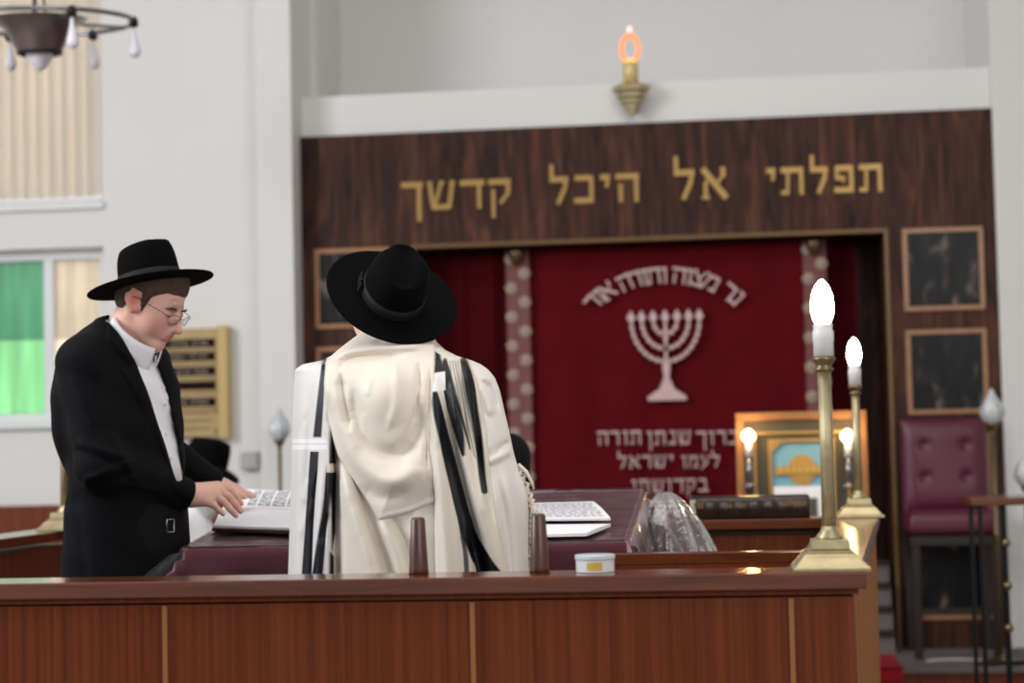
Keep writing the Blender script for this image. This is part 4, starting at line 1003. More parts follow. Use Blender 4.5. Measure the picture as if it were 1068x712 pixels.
for a in [math.radians(g) for g in (10, 75, 129, 185, -110, -50)]:
    x, y = hx + RR * math.cos(a), hy + RR * math.sin(a)
    mb = MB(); mb.lathe((x, y, hz - .035), [(.012, 0), (.022, .01), (.022, .03), (.012, .05)], 14); so = mb.build('bulb_holder', M_iron, cd_, smooth=True)
    mb = MB(); mb.lathe((x, y, hz - .035), [(.006, 0), (.010, -.03), (.018, -.07), (.027, -.10), (.027, -.115), (.018, -.132), (.002, -.138)], 16); mb.build('bulb', M_frost, so, smooth=True)
cd_.rotation_euler = (.085, 0, 0)
# ---------------------------------------------------------------- people
def sdf_poly(px, py, poly):
    """signed distance (negative inside) to a closed polygon, arrays broadcast"""
    px, py = np.broadcast_arrays(px, py); d = np.full(px.shape, 1e9); ins = np.zeros(px.shape, bool); n = len(poly)
    for i in range(n):
        ax, ay = poly[i]; bx, by = poly[(i + 1) % n]
        ex, ey = bx - ax, by - ay; wx, wy = px - ax, py - ay
        h = np.clip((wx * ex + wy * ey) / (ex * ex + ey * ey + 1e-9), 0, 1)
        d = np.minimum(d, (wx - ex * h) ** 2 + (wy - ey * h) ** 2)
        c = (ay > py) != (by > py)
        xi = ax + (py - ay) * ex / (ey if abs(ey) > 1e-9 else 1e-9)
        ins ^= c & (px < xi)
    d = np.sqrt(d); return np.where(ins, -d, d)
def smooth_pts(pts, n=5):
    if len(pts) < 3: return pts
    A = [np.array(p, float) for p in pts]; A = [2 * A[0] - A[1]] + A + [2 * A[-1] - A[-2]]; out = []
    for i in range(1, len(A) - 2):
        for k in range(n):
            t = k / n; a, b, c, d = A[i - 1:i + 3]
            out.append(tuple(.5 * ((2 * b) + (c - a) * t + (2 * a - 5 * b + 4 * c - d) * t * t + (3 * b - a - 3 * c + d) * t ** 3)))
    return out + [tuple(A[-2])]
def pl_dist(px, py, pts):
    """distance to a polyline and the value interpolated from a third column"""
    d = np.full(np.broadcast(px, py).shape, 1e9); w = np.zeros(d.shape)
    for (a, b) in zip(pts, pts[1:]):
        ex, ey = b[0] - a[0], b[1] - a[1]; h = np.clip(((px - a[0]) * ex + (py - a[1]) * ey) / (ex * ex + ey * ey), 0, 1)
        q = np.hypot(px - a[0] - ex * h, py - a[1] - ey * h); m = q < d; d = np.where(m, q, d)
        if len(a) > 2: w = np.where(m, a[2] + (b[2] - a[2]) * h, w)
    return d, w
def sstep(a, b, x):
    t = np.clip((x - a) / (b - a), 0, 1); return t * t * (3 - 2 * t)
def head_frame(yaw_, pitch_, roll_=0.0):
    """rows: forward, left, up. yaw from +X towards +Y, pitch positive looks down, roll tips towards the left ear"""
    R = Matrix.Rotation(yaw_, 3, 'Z') @ Matrix.Rotation(pitch_, 3, 'Y') @ Matrix.Rotation(-roll_, 3, 'X')
    return np.array([[R[i][j] for i in range(3)] for j in range(3)])
def L2W(c, R, s, p): return np.array(c) + s * (np.array(p, float) @ R)
def head(F, c, R, s=1.0, full=True, infl=0.0):
    e = lambda p, r, k=.02, op='+': F.ell(L2W(c, R, s, p), np.array(r) * s, R, k * s, op, infl)
    cn = lambda a, b, r1, r2, k=.02, op='+': F.cone(L2W(c, R, s, a), L2W(c, R, s, b), r1 * s, r2 * s, k * s, op, infl=infl)
    e((-.012, 0, .045), (.100, .078, .090)); e((.030, 0, -.015), (.062, .060, .082), .03)
    for y in (-1, 1):
        cn((-.008, y * .050, -.048), (.062, y * .014, -.096), .020, .018, .03)
        e((.052, y * .036, -.030), (.032, .026, .034), .03)
    e((.078, 0, .026), (.018, .048, .014), .02)
    if not full: return
    for y in (-1, 1): e((.101, y * .032, .004), (.017, .018, .014), .014, '-')
    for y in (-1, 1): e((.080, y * .031, .003), (.0135, .0145, .012), .004)
    cn((.088, 0, .014), (.116, 0, -.026), .0070, .0100, .010); e((.119, 0, -.029), (.011, .011, .0095), .007)
    for y in (-1, 1): e((.104, y * .013, -.034), (.011, .008, .008), .006)
    e((.082, 0, -.058), (.020, .030, .020), .014)
    e((.0985, 0, -.0535), (.0095, .020, .0055), .006); e((.0955, 0, -.0655), (.0095, .018, .0065), .006)
    e((.108, 0, -.0598), (.010, .018, .0015), .002, '-')
    e((.078, 0, -.098), (.021, .024, .017), .016)
    for y in (-1, 1):
        Re = R.copy(); e((-.004, y * .079, -.004), (.021, .010, .032), .006); e((.000, y * .089, .000), (.011, .006, .019), .005, '-')
        e((.003, y * .079, -.027), (.009, .007, .010), .006)
def skin_cols(V, c, R, s, warm=1.0):
    """skin, lips, cheeks, ears: pigment of the face"""
    L = (V - np.array(c)) @ R.T / s; base = np.array(srgb(234, 186, 170)[:3]); C = np.tile(base, (len(V), 1))
    def blob(p, r, col, a):
        d = ((L - np.array(p)) / np.array(r)); w = a * np.exp(-(d ** 2).sum(1)); w = w[:, None]; C[:] = C * (1 - w) + np.array(col[:3]) * w
    red = srgb(206, 96, 86)
    for y in (-1, 1):
        blob((.070, y * .045, -.030), (.03, .03, .025), red, .5); blob((-.002, y * .084, -.002), (.024, .02, .034), srgb(200, 80, 66), .75)
        blob((.088, y * .031, .010), (.02, .018, .008), srgb(176, 110, 98), .4); blob((.092, y * .031, .0005), (.012, .014, .0022), srgb(70, 40, 34), .8)
    blob((.115, 0, -.030), (.016, .014, .014), red, .5)
    m = (np.abs(L[:, 1]) < .021) & (L[:, 0] > .090) & (L[:, 2] < -.048) & (L[:, 2] > -.0745)
    w = np.where(m, np.clip(1 - np.abs(L[:, 1]) / .022, 0, 1) ** .3, 0)[:, None]; C[:] = C * (1 - .8 * w) + np.array(srgb(216, 108, 108)[:3]) * .8 * w
    blob((.040, 0, -.105), (.06, .05, .03), srgb(186, 132, 112), .35)
    return C
def hand(F, wrist, knuckles, tips, mids=None, thumb=None, k=.007, wr=.026):
    """palm as four tapering bones to four knuckles; each finger has two bends"""
    w = np.array(wrist, float)
    for i, (kn, tp) in enumerate(zip(knuckles, tips)):
        kn, tp = np.array(kn), np.array(tp); r = (.0106, .0110, .0104, .0092)[i]
        w_i = w + (kn - w) * .12
        F.cone(w_i, kn, .0215, r + .0034, .018)
        if mids is not None: m1, m2 = mids[i]
        else: m1, m2 = kn + (tp - kn) * .45, kn + (tp - kn) * .76
        F.cone(kn, m1, r + .0006, r - .0006, k); F.cone(m1, m2, r - .0002, r - .0014, .003); F.cone(m2, tp, r - .0012, r - .0030, .003)
    if thumb is not None:
        t0, t1, t2, t3 = [np.array(t) for t in thumb]
        F.cone(t0, t1, .015, .0125, .014); F.cone(t1, t2, .0118, .0108, .004); F.cone(t2, t3, .0108, .0085, .003)
def auto_hand(F, wrist, fdir, back, side, bend=.35, s=1.0):
    """side: towards the thumb. relaxed, slightly curled fingers"""
    f, b, sd = [np.array(v, float) / np.linalg.norm(v) for v in (fdir, back, side)]; w = np.array(wrist, float)
    kn, tp, md = [], [], []
    for i, (o, ln) in enumerate(((.030, .072), (.010, .080), (-.010, .075), (-.028, .060))):
        k_ = w + f * (.088 - .006 * abs(i - 1)) * s + sd * o * s; a = bend; p1 = k_ + (f * math.cos(a) - b * math.sin(a)) * ln * .45 * s
        a += bend; p2 = p1 + (f * math.cos(a) - b * math.sin(a)) * ln * .32 * s; a += bend * .7; p3 = p2 + (f * math.cos(a) - b * math.sin(a)) * ln * .23 * s
        kn.append(k_); tp.append(p3); md.append((p1, p2))
    t0 = w + f * .02 + sd * .018; t1 = w + f * .05 + sd * .045 - b * .008; t2 = t1 + f * .03 + sd * .012 - b * .006; t3 = t2 + f * .024 + sd * .002 - b * .004
    hand(F, w, kn, tp, md, (t0, t1, t2, t3))
def hat(parent, c, R, label='black wide brimmed felt hat', bow=1, rb=(.178, .160), rc=(.100, .084), h=.112, curl=.022, dip=.012, lean=.10, name='brimmed_hat'):
    """rows of R: forward, left, up. one felt shell: brim with curled sides, dented crown"""
    n = 96; rings = []
    def ring(fr, z, under=0):
        out = []
        for i in range(n):
            a = 2 * PI * i / n; ca, sa = math.cos(a), math.sin(a)
            if fr >= 0:      # brim, 0 crown foot .. 1 edge
                rx = rc[0] + (rb[0] - rc[0]) * fr; ry = rc[1] + (rb[1] - rc[1]) * fr
                zz = z + curl * (sa * sa) * fr ** 1.8 - dip * (ca * ca) * fr ** 1.3
            out.append((rx * ca, ry * sa, zz))
        return out
    th = .0035
    rings.append(ring(0.0, -th)); 
    for fr in (.25, .5, .75, .92, .99): rings.append(ring(fr, -th))
    rings.append(ring(1.0, -th * .5)); rings.append(ring(.99, 0))
    for fr in (.92, .75, .5, .25, .06): rings.append(ring(fr, 0))
    for t in np.linspace(.03, 1, 16):
        out = []
        for i in range(n):
            a = 2 * PI * i / n; ca, sa = math.cos(a), math.sin(a)
            tp = 1 - .07 * t - .11 * t ** 5; z = t * h * (.93 + lean * ca)
            pin = .006 * t * math.exp(-((abs(a if a < PI else a - 2 * PI) - .75) / .28) ** 2)
            out.append(((rc[0] * tp - pin) * ca, (rc[1] * tp - pin * 1.2) * sa, z + .0))
        rings.append(out)
    last = rings[-1]
    for q in (.97, .90, .80, .66, .5, .34, .18, .03):
        out = []
        for (x, y, z) in last:
            X, Y = x * q, y * q; dome = .020 * (1 - q ** 2) ** .5 if q > .5 else .0173
            crease = .017 * math.exp(-(Y / .022) ** 2) * sstep(.095, .05, abs(X + .005)) * sstep(1.0, .8, q)
            out.append((X, Y, z * 1.0 + (.93 * h + lean * h * (X / rc[0]) - z) * (1 - q) + dome * .8 - float(crease)))
        rings.append(out)
    W = lambda p: tuple(np.array(c) + np.array(p) @ R)
    mb = MB(); mb.rings([[W(p) for p in r] for r in rings], cap=False)
    nb_ = len(mb.v); mb.f.append(tuple(range(nb_ - n, nb_)))
    H = mb.build(name, M_felt, parent, smooth=True)
    # inside of the crown
    mb = MB(); rg = []
    for z, f_ in ((.006, 1.016), (.018, 1.010), (.032, .995), (.0325, .97)):
        rg.append([W((rc[0] * f_ * math.cos(a), rc[1] * f_ * math.sin(a), z)) for a in np.linspace(0, 2 * PI, 64, endpoint=False)])
    mb.rings(rg, cap=False); mb.build('hat_band', M_ribbon, H, smooth=True)
    if bow:
        mb = MB()
        for k in (-1, 1):
            rg = []
            for t in np.linspace(0, 1, 7):
                x = k * t * .024 - .0; y = bow * (rc[1] * 1.02 + .003 + .002 * math.sin(PI * t)); hh = .008 + .004 * t
                rg.append([W((x, y, .018 - hh)), W((x, y + bow * .004, .018 - hh)), W((x, y + bow * .004, .018 + hh)), W((x, y, .018 + hh))])
            mb.rings(rg)
        rg = [[W((.004 * a_, bow * (rc[1] * 1.02 + .009), .018 + .011 * b_)) for a_, b_ in ((-1, -1), (1, -1), (1, 1), (-1, 1))], [W((.003 * a_, bow * (rc[1] * 1.02 + .002), .018 + .011 * b_)) for a_, b_ in ((-1, -1), (1, -1), (1, 1), (-1, 1))]]
        mb.rings(rg); mb.build('ribbon_bow', M_ribbon, H)
    return H
def shoe(parent, ank, fdir):
    f = np.array(fdir, float); f /= np.linalg.norm(f); s_ = np.array((-f[1], f[0], 0)); a = np.array(ank, float); rg = []
    for t, w, h in ((-.07, .018, .03), (-.065, .030, .05), (-.03, .036, .085), (.02, .038, .085), (.07, .040, .060), (.12, .046, .045), (.17, .042, .036), (.20, .028, .028), (.21, .010, .018)):
        p = a + f * t; z0 = ZFL
        rg.append([tuple(p + s_ * w * math.cos(q) + np.array((0, 0, z0 - p[2] + (h * max(0, math.sin(q))) if math.sin(q) > 0 else z0 - p[2]))) for q in np.linspace(0, 2 * PI, 16, endpoint=False)])
    MB().rings(rg).build('shoe', M_shoe, parent, smooth=True)
def hat_clip(Fd, HT, a, b, h):
    """keep what is above the brim inside the crown"""
    c, R = HT; X, Y, Z = Fd.pts((slice(None),) * 3); X = X - c[0]; Y = Y - c[1]; Z = Z - c[2]
    u, v, w = [R[i][0] * X + R[i][1] * Y + R[i][2] * Z for i in range(3)]
    q = (np.sqrt((u / a) ** 2 + (v / b) ** 2) - 1) * b
    lim = np.maximum(q, w - h)
    near = (np.abs(u) < .3) & (np.abs(v) < .3)
    Fd.v = np.where(near & (w > -.002), np.maximum(Fd.v, lim), Fd.v)
ax_up = .985 * UP * 1.0 - .195 * RT + .13 * fw; ax_up /= np.linalg.norm(ax_up)
fwd = RT * .97 - fw * .10; fwd -= ax_up * fwd.dot(ax_up); fwd /= np.linalg.norm(fwd); lf = np.cross(ax_up, fwd)
HAT1 = (P(157, 297, Y=5.0), np.array([fwd, lf, ax_up]))
up2 = .74 * (.42 * RT + .90 * UP) - .64 * fw; up2 /= np.linalg.norm(up2)
fw2 = fw * .75 - RT * .08 + UP * .4; fw2 -= up2 * fw2.dot(up2); fw2 /= np.linalg.norm(fw2); lf2 = np.cross(up2, fw2)
HAT2 = (P(409, 308, Y=4.49), np.array([fw2, lf2, up2]))
ZFL = ZB
# ================================================================ man in the black jacket
Y1 = 5.0; K1 = 1 / float(F / (Y1 * 1.0))          # metres per pixel, roughly
Q = lambda px, py, y=Y1: P(px, py, Y=y)
m1 = thing('person', (Q(130, 600)[0], Y1, ZB), 'person in black jacket, white shirt, glasses and black hat looking down at a book', 'person')
yawb = math.radians(-24)
hc, hs = Q(157, 315), .99; HR = head_frame(math.radians(-14), math.radians(30))
yh = 5.06
rows = [(334, 121, .050, .060), (345, 119, .068, .105), (358, 118, .092, .150), (378, 120, .110, .182), (400, 124, .122, .190), (440, 128, .128, .186), (490, 131, .130, .180), (540, 130, .135, .185), (610, 128, .150, .198), (690, 126, .165, .205)]
tors = [(float(Q(cx, py)[2]), float(Q(cx, py)[0]), Y1 + .02, rx, ry) for py, cx, rx, ry in rows]
shn, shf = Q(90, 378, Y1 - .13), Q(152, 380, Y1 + .20)
eln = Q(104, 484, Y1 - .16); wrn = Q(194.5, 516, yh - .03)
elf = Q(163, 462, Y1 + .30); wrf = Q(230, 509, Y1 + .34)
nk = Q(127, 348, Y1 + .01)
# body with head, neck, arms, hands and legs in one surface
bx = axis((Q(50, 400)[0], Q(114, 400)[0], .012), (Q(114, 400)[0], Q(266, 400)[0], .0026), (Q(266, 400)[0], Q(280, 400)[0], .01))
by = axis((Y1 - .34, Y1 - .11, .012), (Y1 - .11, Y1 + .15, .0028), (Y1 + .15, Y1 + .27, .008), (Y1 + .27, Y1 + .41, .0035), (Y1 + .41, Y1 + .50, .012))
zt_h = float(Q(150, 262)[2]); zb_h = float(Q(150, 378)[2]); zh1 = float(Q(230, 498)[2]); zh0 = float(Q(230, 546)[2])
bz = axis((ZB + .02, zh0, .016), (zh0, zh1, .0026), (zh1, zb_h, .012), (zb_h, zt_h, .0026))
Fb = Field((bx, by, bz))
Fb.loft([(z, x, y, rx - .03, ry - .04) for z, x, y, rx, ry in tors if z > ZB + .55][1:], yawb, .03)
Fb.cone(nk - np.array((.0, 0, .03)), L2W(hc, HR, hs, (-.030, 0, -.045)), .060, .053, .03)
head(Fb, hc, HR, hs)
for s_, e_, w_ in ((shn, eln, wrn), (shf, elf, wrf)): Fb.cone(s_, e_, .052, .042, .03); Fb.cone(e_, w_, .040, .027, .02)
hp = np.array([Q(128, 600)[0], Y1 + .02, ZB + .92])
for sg in (-1, 1):
    o = np.array((math.sin(-yawb) * sg, math.cos(yawb) * sg, 0)) * .09; kn_ = hp + o + np.array((.03, 0, -.42)); an_ = hp + o + np.array((0, 0, -.84))
    Fb.cone(hp + o, kn_, .078, .052, .03); Fb.cone(kn_, an_, .050, .036, .02)
def HP(px, py, y): return Q(px, py, y)
kn = [HP(231, 507.5, yh + .040), HP(228, 512, yh + .018), HP(224, 517.5, yh - .004), HP(218, 523.5, yh - .022)]
tp = [HP(251.5, 525, yh + .058), HP(251, 533, yh + .038), HP(246, 537.5, yh + .018), HP(233, 536, yh - .006)]
md = [(HP(240, 510.5, yh + .05), HP(247, 517.5, yh + .056)), (HP(238.5, 517, yh + .028), HP(246, 526, yh + .034)), (HP(233, 522.5, yh + .006), HP(240.5, 531, yh + .012)), (HP(223.5, 527, yh - .018), HP(228.5, 532, yh - .012))]
hand(Fb, wrn + np.array((.006, 0, -.001)), kn, tp, md, [HP(214, 508, yh + .035), HP(227, 506, yh + .075), HP(234, 507.5, yh + .085), HP(240, 511, yh + .09)])
Fb.cone(wrn - np.array((.02, 0, 0)), HP(214, 515, yh), .031, .027, .02)
yf = Y1 + .36
knf = [HP(248, 511.5, yf - .03), HP(247, 511, yf - .01), HP(246, 511.5, yf + .01), HP(244, 512, yf + .028)]
tpf = [HP(262, 517.5, yf - .035), HP(264, 517, yf - .01), HP(263, 516.5, yf + .012), HP(258, 516.5, yf + .035)]
hand(Fb, wrf, knf, tpf, None, [HP(240, 511, yf - .03), HP(245, 514, yf - .06), HP(250, 516, yf - .075), HP(255, 518, yf - .08)])
hat_clip(Fb, HAT1, .072, .064, .072)
bo1, BV = Fb.mesh('body', M_skin, m1); vcol(bo1, skin_cols(BV, hc, HR, hs))
zc_ = BV[:, 2]; 
# hair: a close shell over the skull, short sideburn and nape
hx_ = axis((Q(112, 300)[0], Q(204, 300)[0], .003)); hy_ = axis((Y1 - .11, Y1 + .12, .003)); hz_ = axis((float(Q(150, 350)[2]), zt_h + .01, .003))
Fh = Field((hx_, hy_, hz_))
Fh.ell(L2W(hc, HR, hs, (-.014, 0, .045)), np.array((.104, .0825, .093)) * hs, HR, 0); Fh.ell(L2W(hc, HR, hs, (-.040, 0, .0)), np.array((.070, .074, .060)) * hs, HR, .02)
for y in (-1, 1): Fh.cone(L2W(hc, HR, hs, (.022, y * .072, .03)), L2W(hc, HR, hs, (.023, y * .067, -.018)), .012, .007, .008)
X_, Y_, Z_ = Fh.pts((slice(None),) * 3); lx = ((X_ - hc[0]) * HR[0][0] + (Y_ - hc[1]) * HR[0][1] + (Z_ - hc[2]) * HR[0][2]) / hs; lz = ((X_ - hc[0]) * HR[2][0] + (Y_ - hc[1]) * HR[2][1] + (Z_ - hc[2]) * HR[2][2]) / hs
line = np.interp(lx, [-.12, -.06, -.030, -.022, .012, .018, .030, .036, .06, .12], [-.055, -.050, -.040, .030, .030, -.022, -.018, .030, .055, .058])
Fh.v = np.maximum(Fh.v, (line - lz) * hs)
hat_clip(Fh, HAT1, .077, .069, .078)
Fh.mesh('hair', M_hair, m1, smooth_it=1)
for y in (-1, 1):
    mb = MB(); mb.tube([L2W(hc, HR, hs, p) for p in ((.093, y * .014, .0205), (.0965, y * .026, .0245), (.090, y * .040, .0235), (.080, y * .050, .018))], [.0022, .0032, .003, .0015], 8); mb.build('eyebrow', M_hair, m1, smooth=True)
# glasses
gl = MB(); GL = lambda p: L2W(hc, HR, hs, p)
for y in (-1, 1):
    loop = [GL((.113 - .010 * (abs(y * .032 + .021 * math.cos(a)) / .05) ** 2, y * .032 + .021 * math.cos(a), -.002 + .0145 * math.sin(a))) for a in np.linspace(0, 2 * PI, 25)]
    gl.tube(loop, .0008, 6, cap=False)
    gl.tube([GL((.106, y * .053, .004)), GL((.098, y * .064, .008)), GL((.05, y * .078, .010)), GL((.008, y * .0825, .012)), GL((-.010, y * .084, .006))], .0010, 6)
gl.tube([GL((.113, -.011, .003)), GL((.117, 0, .006)), GL((.113, .011, .003))], .0011, 6)
gs = gl.build('glasses', M_wire, m1, smooth=True)
for y in (-1, 1):
    mb = MB(); c_ = GL((.112, y * .032, -.002)); mb.v = [tuple(c_)] + [tuple(GL((.113 - .010 * (abs(y * .032 + .020 * math.cos(a)) / .05) ** 2, y * .032 + .020 * math.cos(a), -.002 + .0135 * math.sin(a)))) for a in np.linspace(0, 2 * PI, 24, endpoint=False)]
    mb.f = [(0, i + 1, (i + 1) % 24 + 1) for i in range(24)]; mb.build('lens', M_glassl, gs, smooth=True)
# hat
hat(m1, HAT1[0], HAT1[1], bow=1, rb=(.176, .160), rc=(.087, .083), h=.112, curl=.003, dip=.000, lean=.06)
# shirt, collar
M_sh = M_shirt
jx = axis((Q(50, 400)[0], Q(245, 400)[0], .006)); jy = axis((Y1 - .32, Y1 + .48, .0065)); jz = axis((ZB + .72, float(Q(110, 322)[2]), .006))
Fs = Field((axis((Q(84, 400)[0], Q(205, 400)[0], .006)), axis((Y1 - .22, Y1 + .28, .007)), axis((ZB + .80, float(Q(110, 326)[2]), .006))))
Fs.loft([(z, x, y, rx, ry) for z, x, y, rx, ry in tors], yawb, 0, infl=-.007)
X_, Y_, Z_ = Fs.pts((slice(None),) * 3)
PXs, PYs = proj(X_, Y_, Z_)
dpl, _ = pl_dist(PXs, PYs, [(160, 375), (166, 397), (172.5, 420), (179, 446), (186, 474), (189, 500)])
Fs.v = Fs.v - .003 * (Y_ < Y1) * sstep(4.2, 3.2, dpl)
Fs.v = Fs.v + .0022 * np.sin(95 * (Z_ * .5 + X_ * .9)) + .003 * np.sin(34 * (Z_ + .8 * X_) + 9 * Y_)
PXs, PYs = proj(X_, Y_, Z_); Fs.v = np.maximum(Fs.v, (PYs - 516) * K1)
SO, SV = Fs.mesh('shirt', M_sh, m1)
Cc = Q(138, 357, Y1 - .005); nn_ = np.array((.62, -.22, .76)); nn_ /= np.linalg.norm(nn_); a1 = np.array((1, -.25, 0.)); a1 -= nn_ * a1.dot(nn_); a1 /= np.linalg.norm(a1); b1 = np.cross(nn_, a1)
mb = MB(); rg = []
NA = 60
def colpt(phi, r, hgt): return tuple(Cc + (a1 * math.cos(phi) * r * 1.08 + b1 * math.sin(phi) * r) + nn_ * hgt)
rows_ = []
for kk, (r, hh, tipf) in enumerate(((.066, .030, 0), (.0665, .036, 0), (.070, .037, 0), (.0745, .026, .15), (.080, .006, .6), (.084, -.010, 1.0), (.0815, -.011, 1.0), (.0765, .006, .5), (.070, .01, 0))):
    row = []
    for i in range(NA + 1):
        phi = .20 + (2 * PI - .40) * i / NA; pp_ = min(phi, 2 * PI - phi); tip = math.exp(-((pp_ - .42) / .30) ** 2)
        row.append(colpt(phi, r + .006 * tip * tipf, hh - .026 * tip * tipf))
    rows_.append(row)
mb.rings(rows_, cap=False, closed=False); cl_ = mb.build('shirt_collar', M_sh, m1, smooth=True); cl_.modifiers.new('s', 'SOLIDIFY').thickness = .002
mb = MB()
for px, py in ((166, 397), (172.5, 420), (179, 446), (184, 472)):
    c_ = ray(px, py); c_ = CAM + c_ * ((Y1 - .118) / c_[1]); q_ = int(np.argmin(((SV - c_)[:, 0]) ** 2 + ((SV - c_)[:, 2]) ** 2 + 4 * (SV[:, 1] > Y1))); c_ = SV[q_]
    u_ = np.array((.4, -.9, 0)); u_ /= np.linalg.norm(u_); v_ = np.array((u_[1], -u_[0], 0)); w_ = np.array((0, 0, 1.0))
    mb = MB(); mb.rings([[tuple(c_ + u_ * h_ + (v_ * math.cos(a) + w_ * math.sin(a)) * r_) for a in np.linspace(0, 2 * PI, 12, endpoint=False)] for r_, h_ in ((.0055, -.002), (.0055, .0015), (.004, .0025))]); mb.build('shirt_button', M_socket, m1, smooth=True)
# jacket
Fj = Field((jx, jy, jz)); tz = [(z, x, y, rx, ry) for z, x, y, rx, ry in tors]
Fj.loft(tz, yawb, 0, infl=.004)
Fj.cone(Q(120, 352, Y1 + .0), shn, .055, .066, .05); Fj.cone(Q(126, 356, Y1 + .05), shf, .05, .062, .05)
Fj.cone(shn, eln, .074, .062, .035); Fj.cone(eln, wrn - np.array((.004, 0, -.002)), .062, .046, .03)
Fj.cone(shf, elf, .066, .056, .03); Fj.cone(elf, wrf - (wrf - elf) * .16, .052, .042, .025)
Fj.ell(Q(80, 430, Y1 + .02), (.05, .14, .16), None, .06)
X_, Y_, Z_ = Fj.pts((slice(None),) * 3); PX, PY = proj(X_, Y_, Z_)
wedge = [(113, 334), (128, 352), (140, 374), (152, 404), (168, 452), (184, 503), (191, 500), (187.5, 470), (178, 425), (168, 390), (160, 368), (166, 340), (150, 318), (118, 318)]
dw = sdf_poly(PX, PY, wedge) * K1
front = (Y_ < Y1 + .16)
Fj.v = np.where(front, np.maximum(Fj.v, -dw), Fj.v)
# lapel: raised band beside the opening, with its notch
lap = sdf_poly(PX, PY, [(113, 336), (128, 354), (140, 376), (152, 406), (168, 454), (183, 502), (170, 470), (150, 425), (128, 388), (139, 381), (124, 366), (112, 352)]) * K1
Fj.v = np.where(front, Fj.v - .007 * sstep(.003, -.002, lap), Fj.v)
# neck hole and open lower front
dn = np.sqrt((X_ - float(Cc[0])) ** 2 + (Y_ - float(Cc[1])) ** 2 + (Z_ - float(Cc[2]) - .055) ** 2) - .075
Fj.v = np.maximum(Fj.v, -dn)
vent = sdf_poly(PX, PY, [(185, 503), (176, 520), (168, 548), (164, 620), (260, 620), (260, 503)]) * K1
Fj.v = np.where((Y_ < Y1 + .1) & (PY > 500) & (Y_ > Y1 - .13 + 0 * X_) & (PY > 536), np.maximum(Fj.v, -vent), Fj.v)
# sleeve and body folds
def fold(x0, y0, x1, y1, w, a):
    d, _ = pl_dist(PX, PY, [(x0, y0), (x1, y1)]); return a * np.exp(-(d / w) ** 2)
fd = fold(84, 462, 128, 476, 3.5, .007) - fold(82, 470, 124, 486, 3, .006) + fold(90, 500, 135, 482, 3.5, .007) - fold(96, 508, 140, 492, 3, .005) + fold(118, 455, 142, 500, 4, .006) + fold(130, 505, 165, 512, 3, .004) + fold(76, 400, 96, 440, 5, .004) - fold(100, 395, 112, 450, 4, .004) + fold(66, 520, 72, 605, 5, .005) - fold(80, 520, 90, 605, 5, .005) + fold(150, 430, 160, 490, 4, .003) - fold(170, 500, 190, 524, 3, .004)
Fj.v = Fj.v - fd * (Y_ < Y1 + .1) - .0012 * np.sin(60 * Z_ + 25 * X_ + 18 * Y_)
# cuffs end cleanly at the wrists
for w_, e_ in ((wrn, eln),):
    d_ = (w_ - e_) / np.linalg.norm(w_ - e_); q_ = (X_ - w_[0]) * d_[0] + (Y_ - w_[1]) * d_[1] + (Z_ - w_[2]) * d_[2]
    near = np.sqrt((X_ - w_[0]) ** 2 + (Y_ - w_[1]) ** 2 + (Z_ - w_[2]) ** 2) < .14
    Fj.v = np.where(near, np.maximum(Fj.v, q_ - .004), Fj.v)
Fj.mesh('jacket', M_suit, m1)
# trousers and belt
Ft = Field((axis((hp[0] - .22, hp[0] + .24, .010)), axis((Y1 - .25, Y1 + .3, .010)), axis((ZB + .04, ZB + 1.18, .010))))
wz = ZB + 1.02
Ft.loft([(ZB + 1.16, Q(138, 520)[0], Y1 + .02, .122, .168), (wz, Q(140, 540)[0], Y1 + .02, .124, .170), (ZB + .9, Q(138, 600)[0], Y1 + .02, .125, .175), (ZB + .78, Q(136, 600)[0], Y1 + .02, .115, .17)], yawb, 0)
for sg in (-1, 1):
    o = np.array((math.sin(-yawb) * sg, math.cos(yawb) * sg, 0)) * .09; kn_ = hp + o + np.array((.03, 0, -.42)); an_ = hp + o + np.array((0, 0, -.86))
    Ft.cone(hp + o + np.array((.01, 0, 0)), kn_, .095, .072, .04); Ft.cone(kn_, an_, .070, .058, .03); shoe(m1, an_, (math.cos(yawb), math.sin(yawb), 0))
Ft.mesh('trousers', M_suit2, m1)
mb = MB(); cb_ = Q(176, 548, Y1 - .10)
bd = np.array((math.cos(math.radians(-50)), math.sin(math.radians(-50)), 0)); bs = np.array((-bd[1], bd[0], 0))
def bp_(u, v): return tuple(np.array(cb_) + bs * u + np.array((0, 0, v)) + bd * .012)
rg = [bp_(-.010, -.017), bp_(.010, -.017), bp_(.010, .017), bp_(-.010, .017), bp_(-.010, -.017)]
mb.tube(rg, .0025, 8); mb.build('belt_buckle', M_steel, m1, smooth=True)
# ================================================================ man wrapped in the prayer shawl
Y2 = 4.5
Q2 = lambda px, py, y=Y2: P(px, py, Y=y)
m2 = thing('person', (Q2(425, 600)[0], Y2, ZB), 'person seen from behind in a cream striped prayer shawl and tilted black hat', 'person')
HR2 = head_frame(math.radians(97), math.radians(-22), math.radians(-14)); hc2 = Q2(402, 322, Y2 + .06)
bx = axis((Q2(318, 400)[0], Q2(360, 400)[0], .012), (Q2(360, 400)[0], Q2(452, 400)[0], .0032), (Q2(452, 400)[0], Q2(530, 400)[0] + .03, .012))
by = axis((Y2 - .12, Y2 + .18, .004), (Y2 + .18, Y2 + .55, .0045)); zt2 = float(Q2(400, 258)[2])
zhd = zt(5.0) + .12
bz = axis((ZB + .02, zhd - .1, .018), (zhd - .1, zhd + .03, .004), (zhd + .03, zt2 - .30, .008), (zt2 - .30, zt2, .0034))
Fb = Field((bx, by, bz)); xc2 = float(Q2(425, 500)[0])
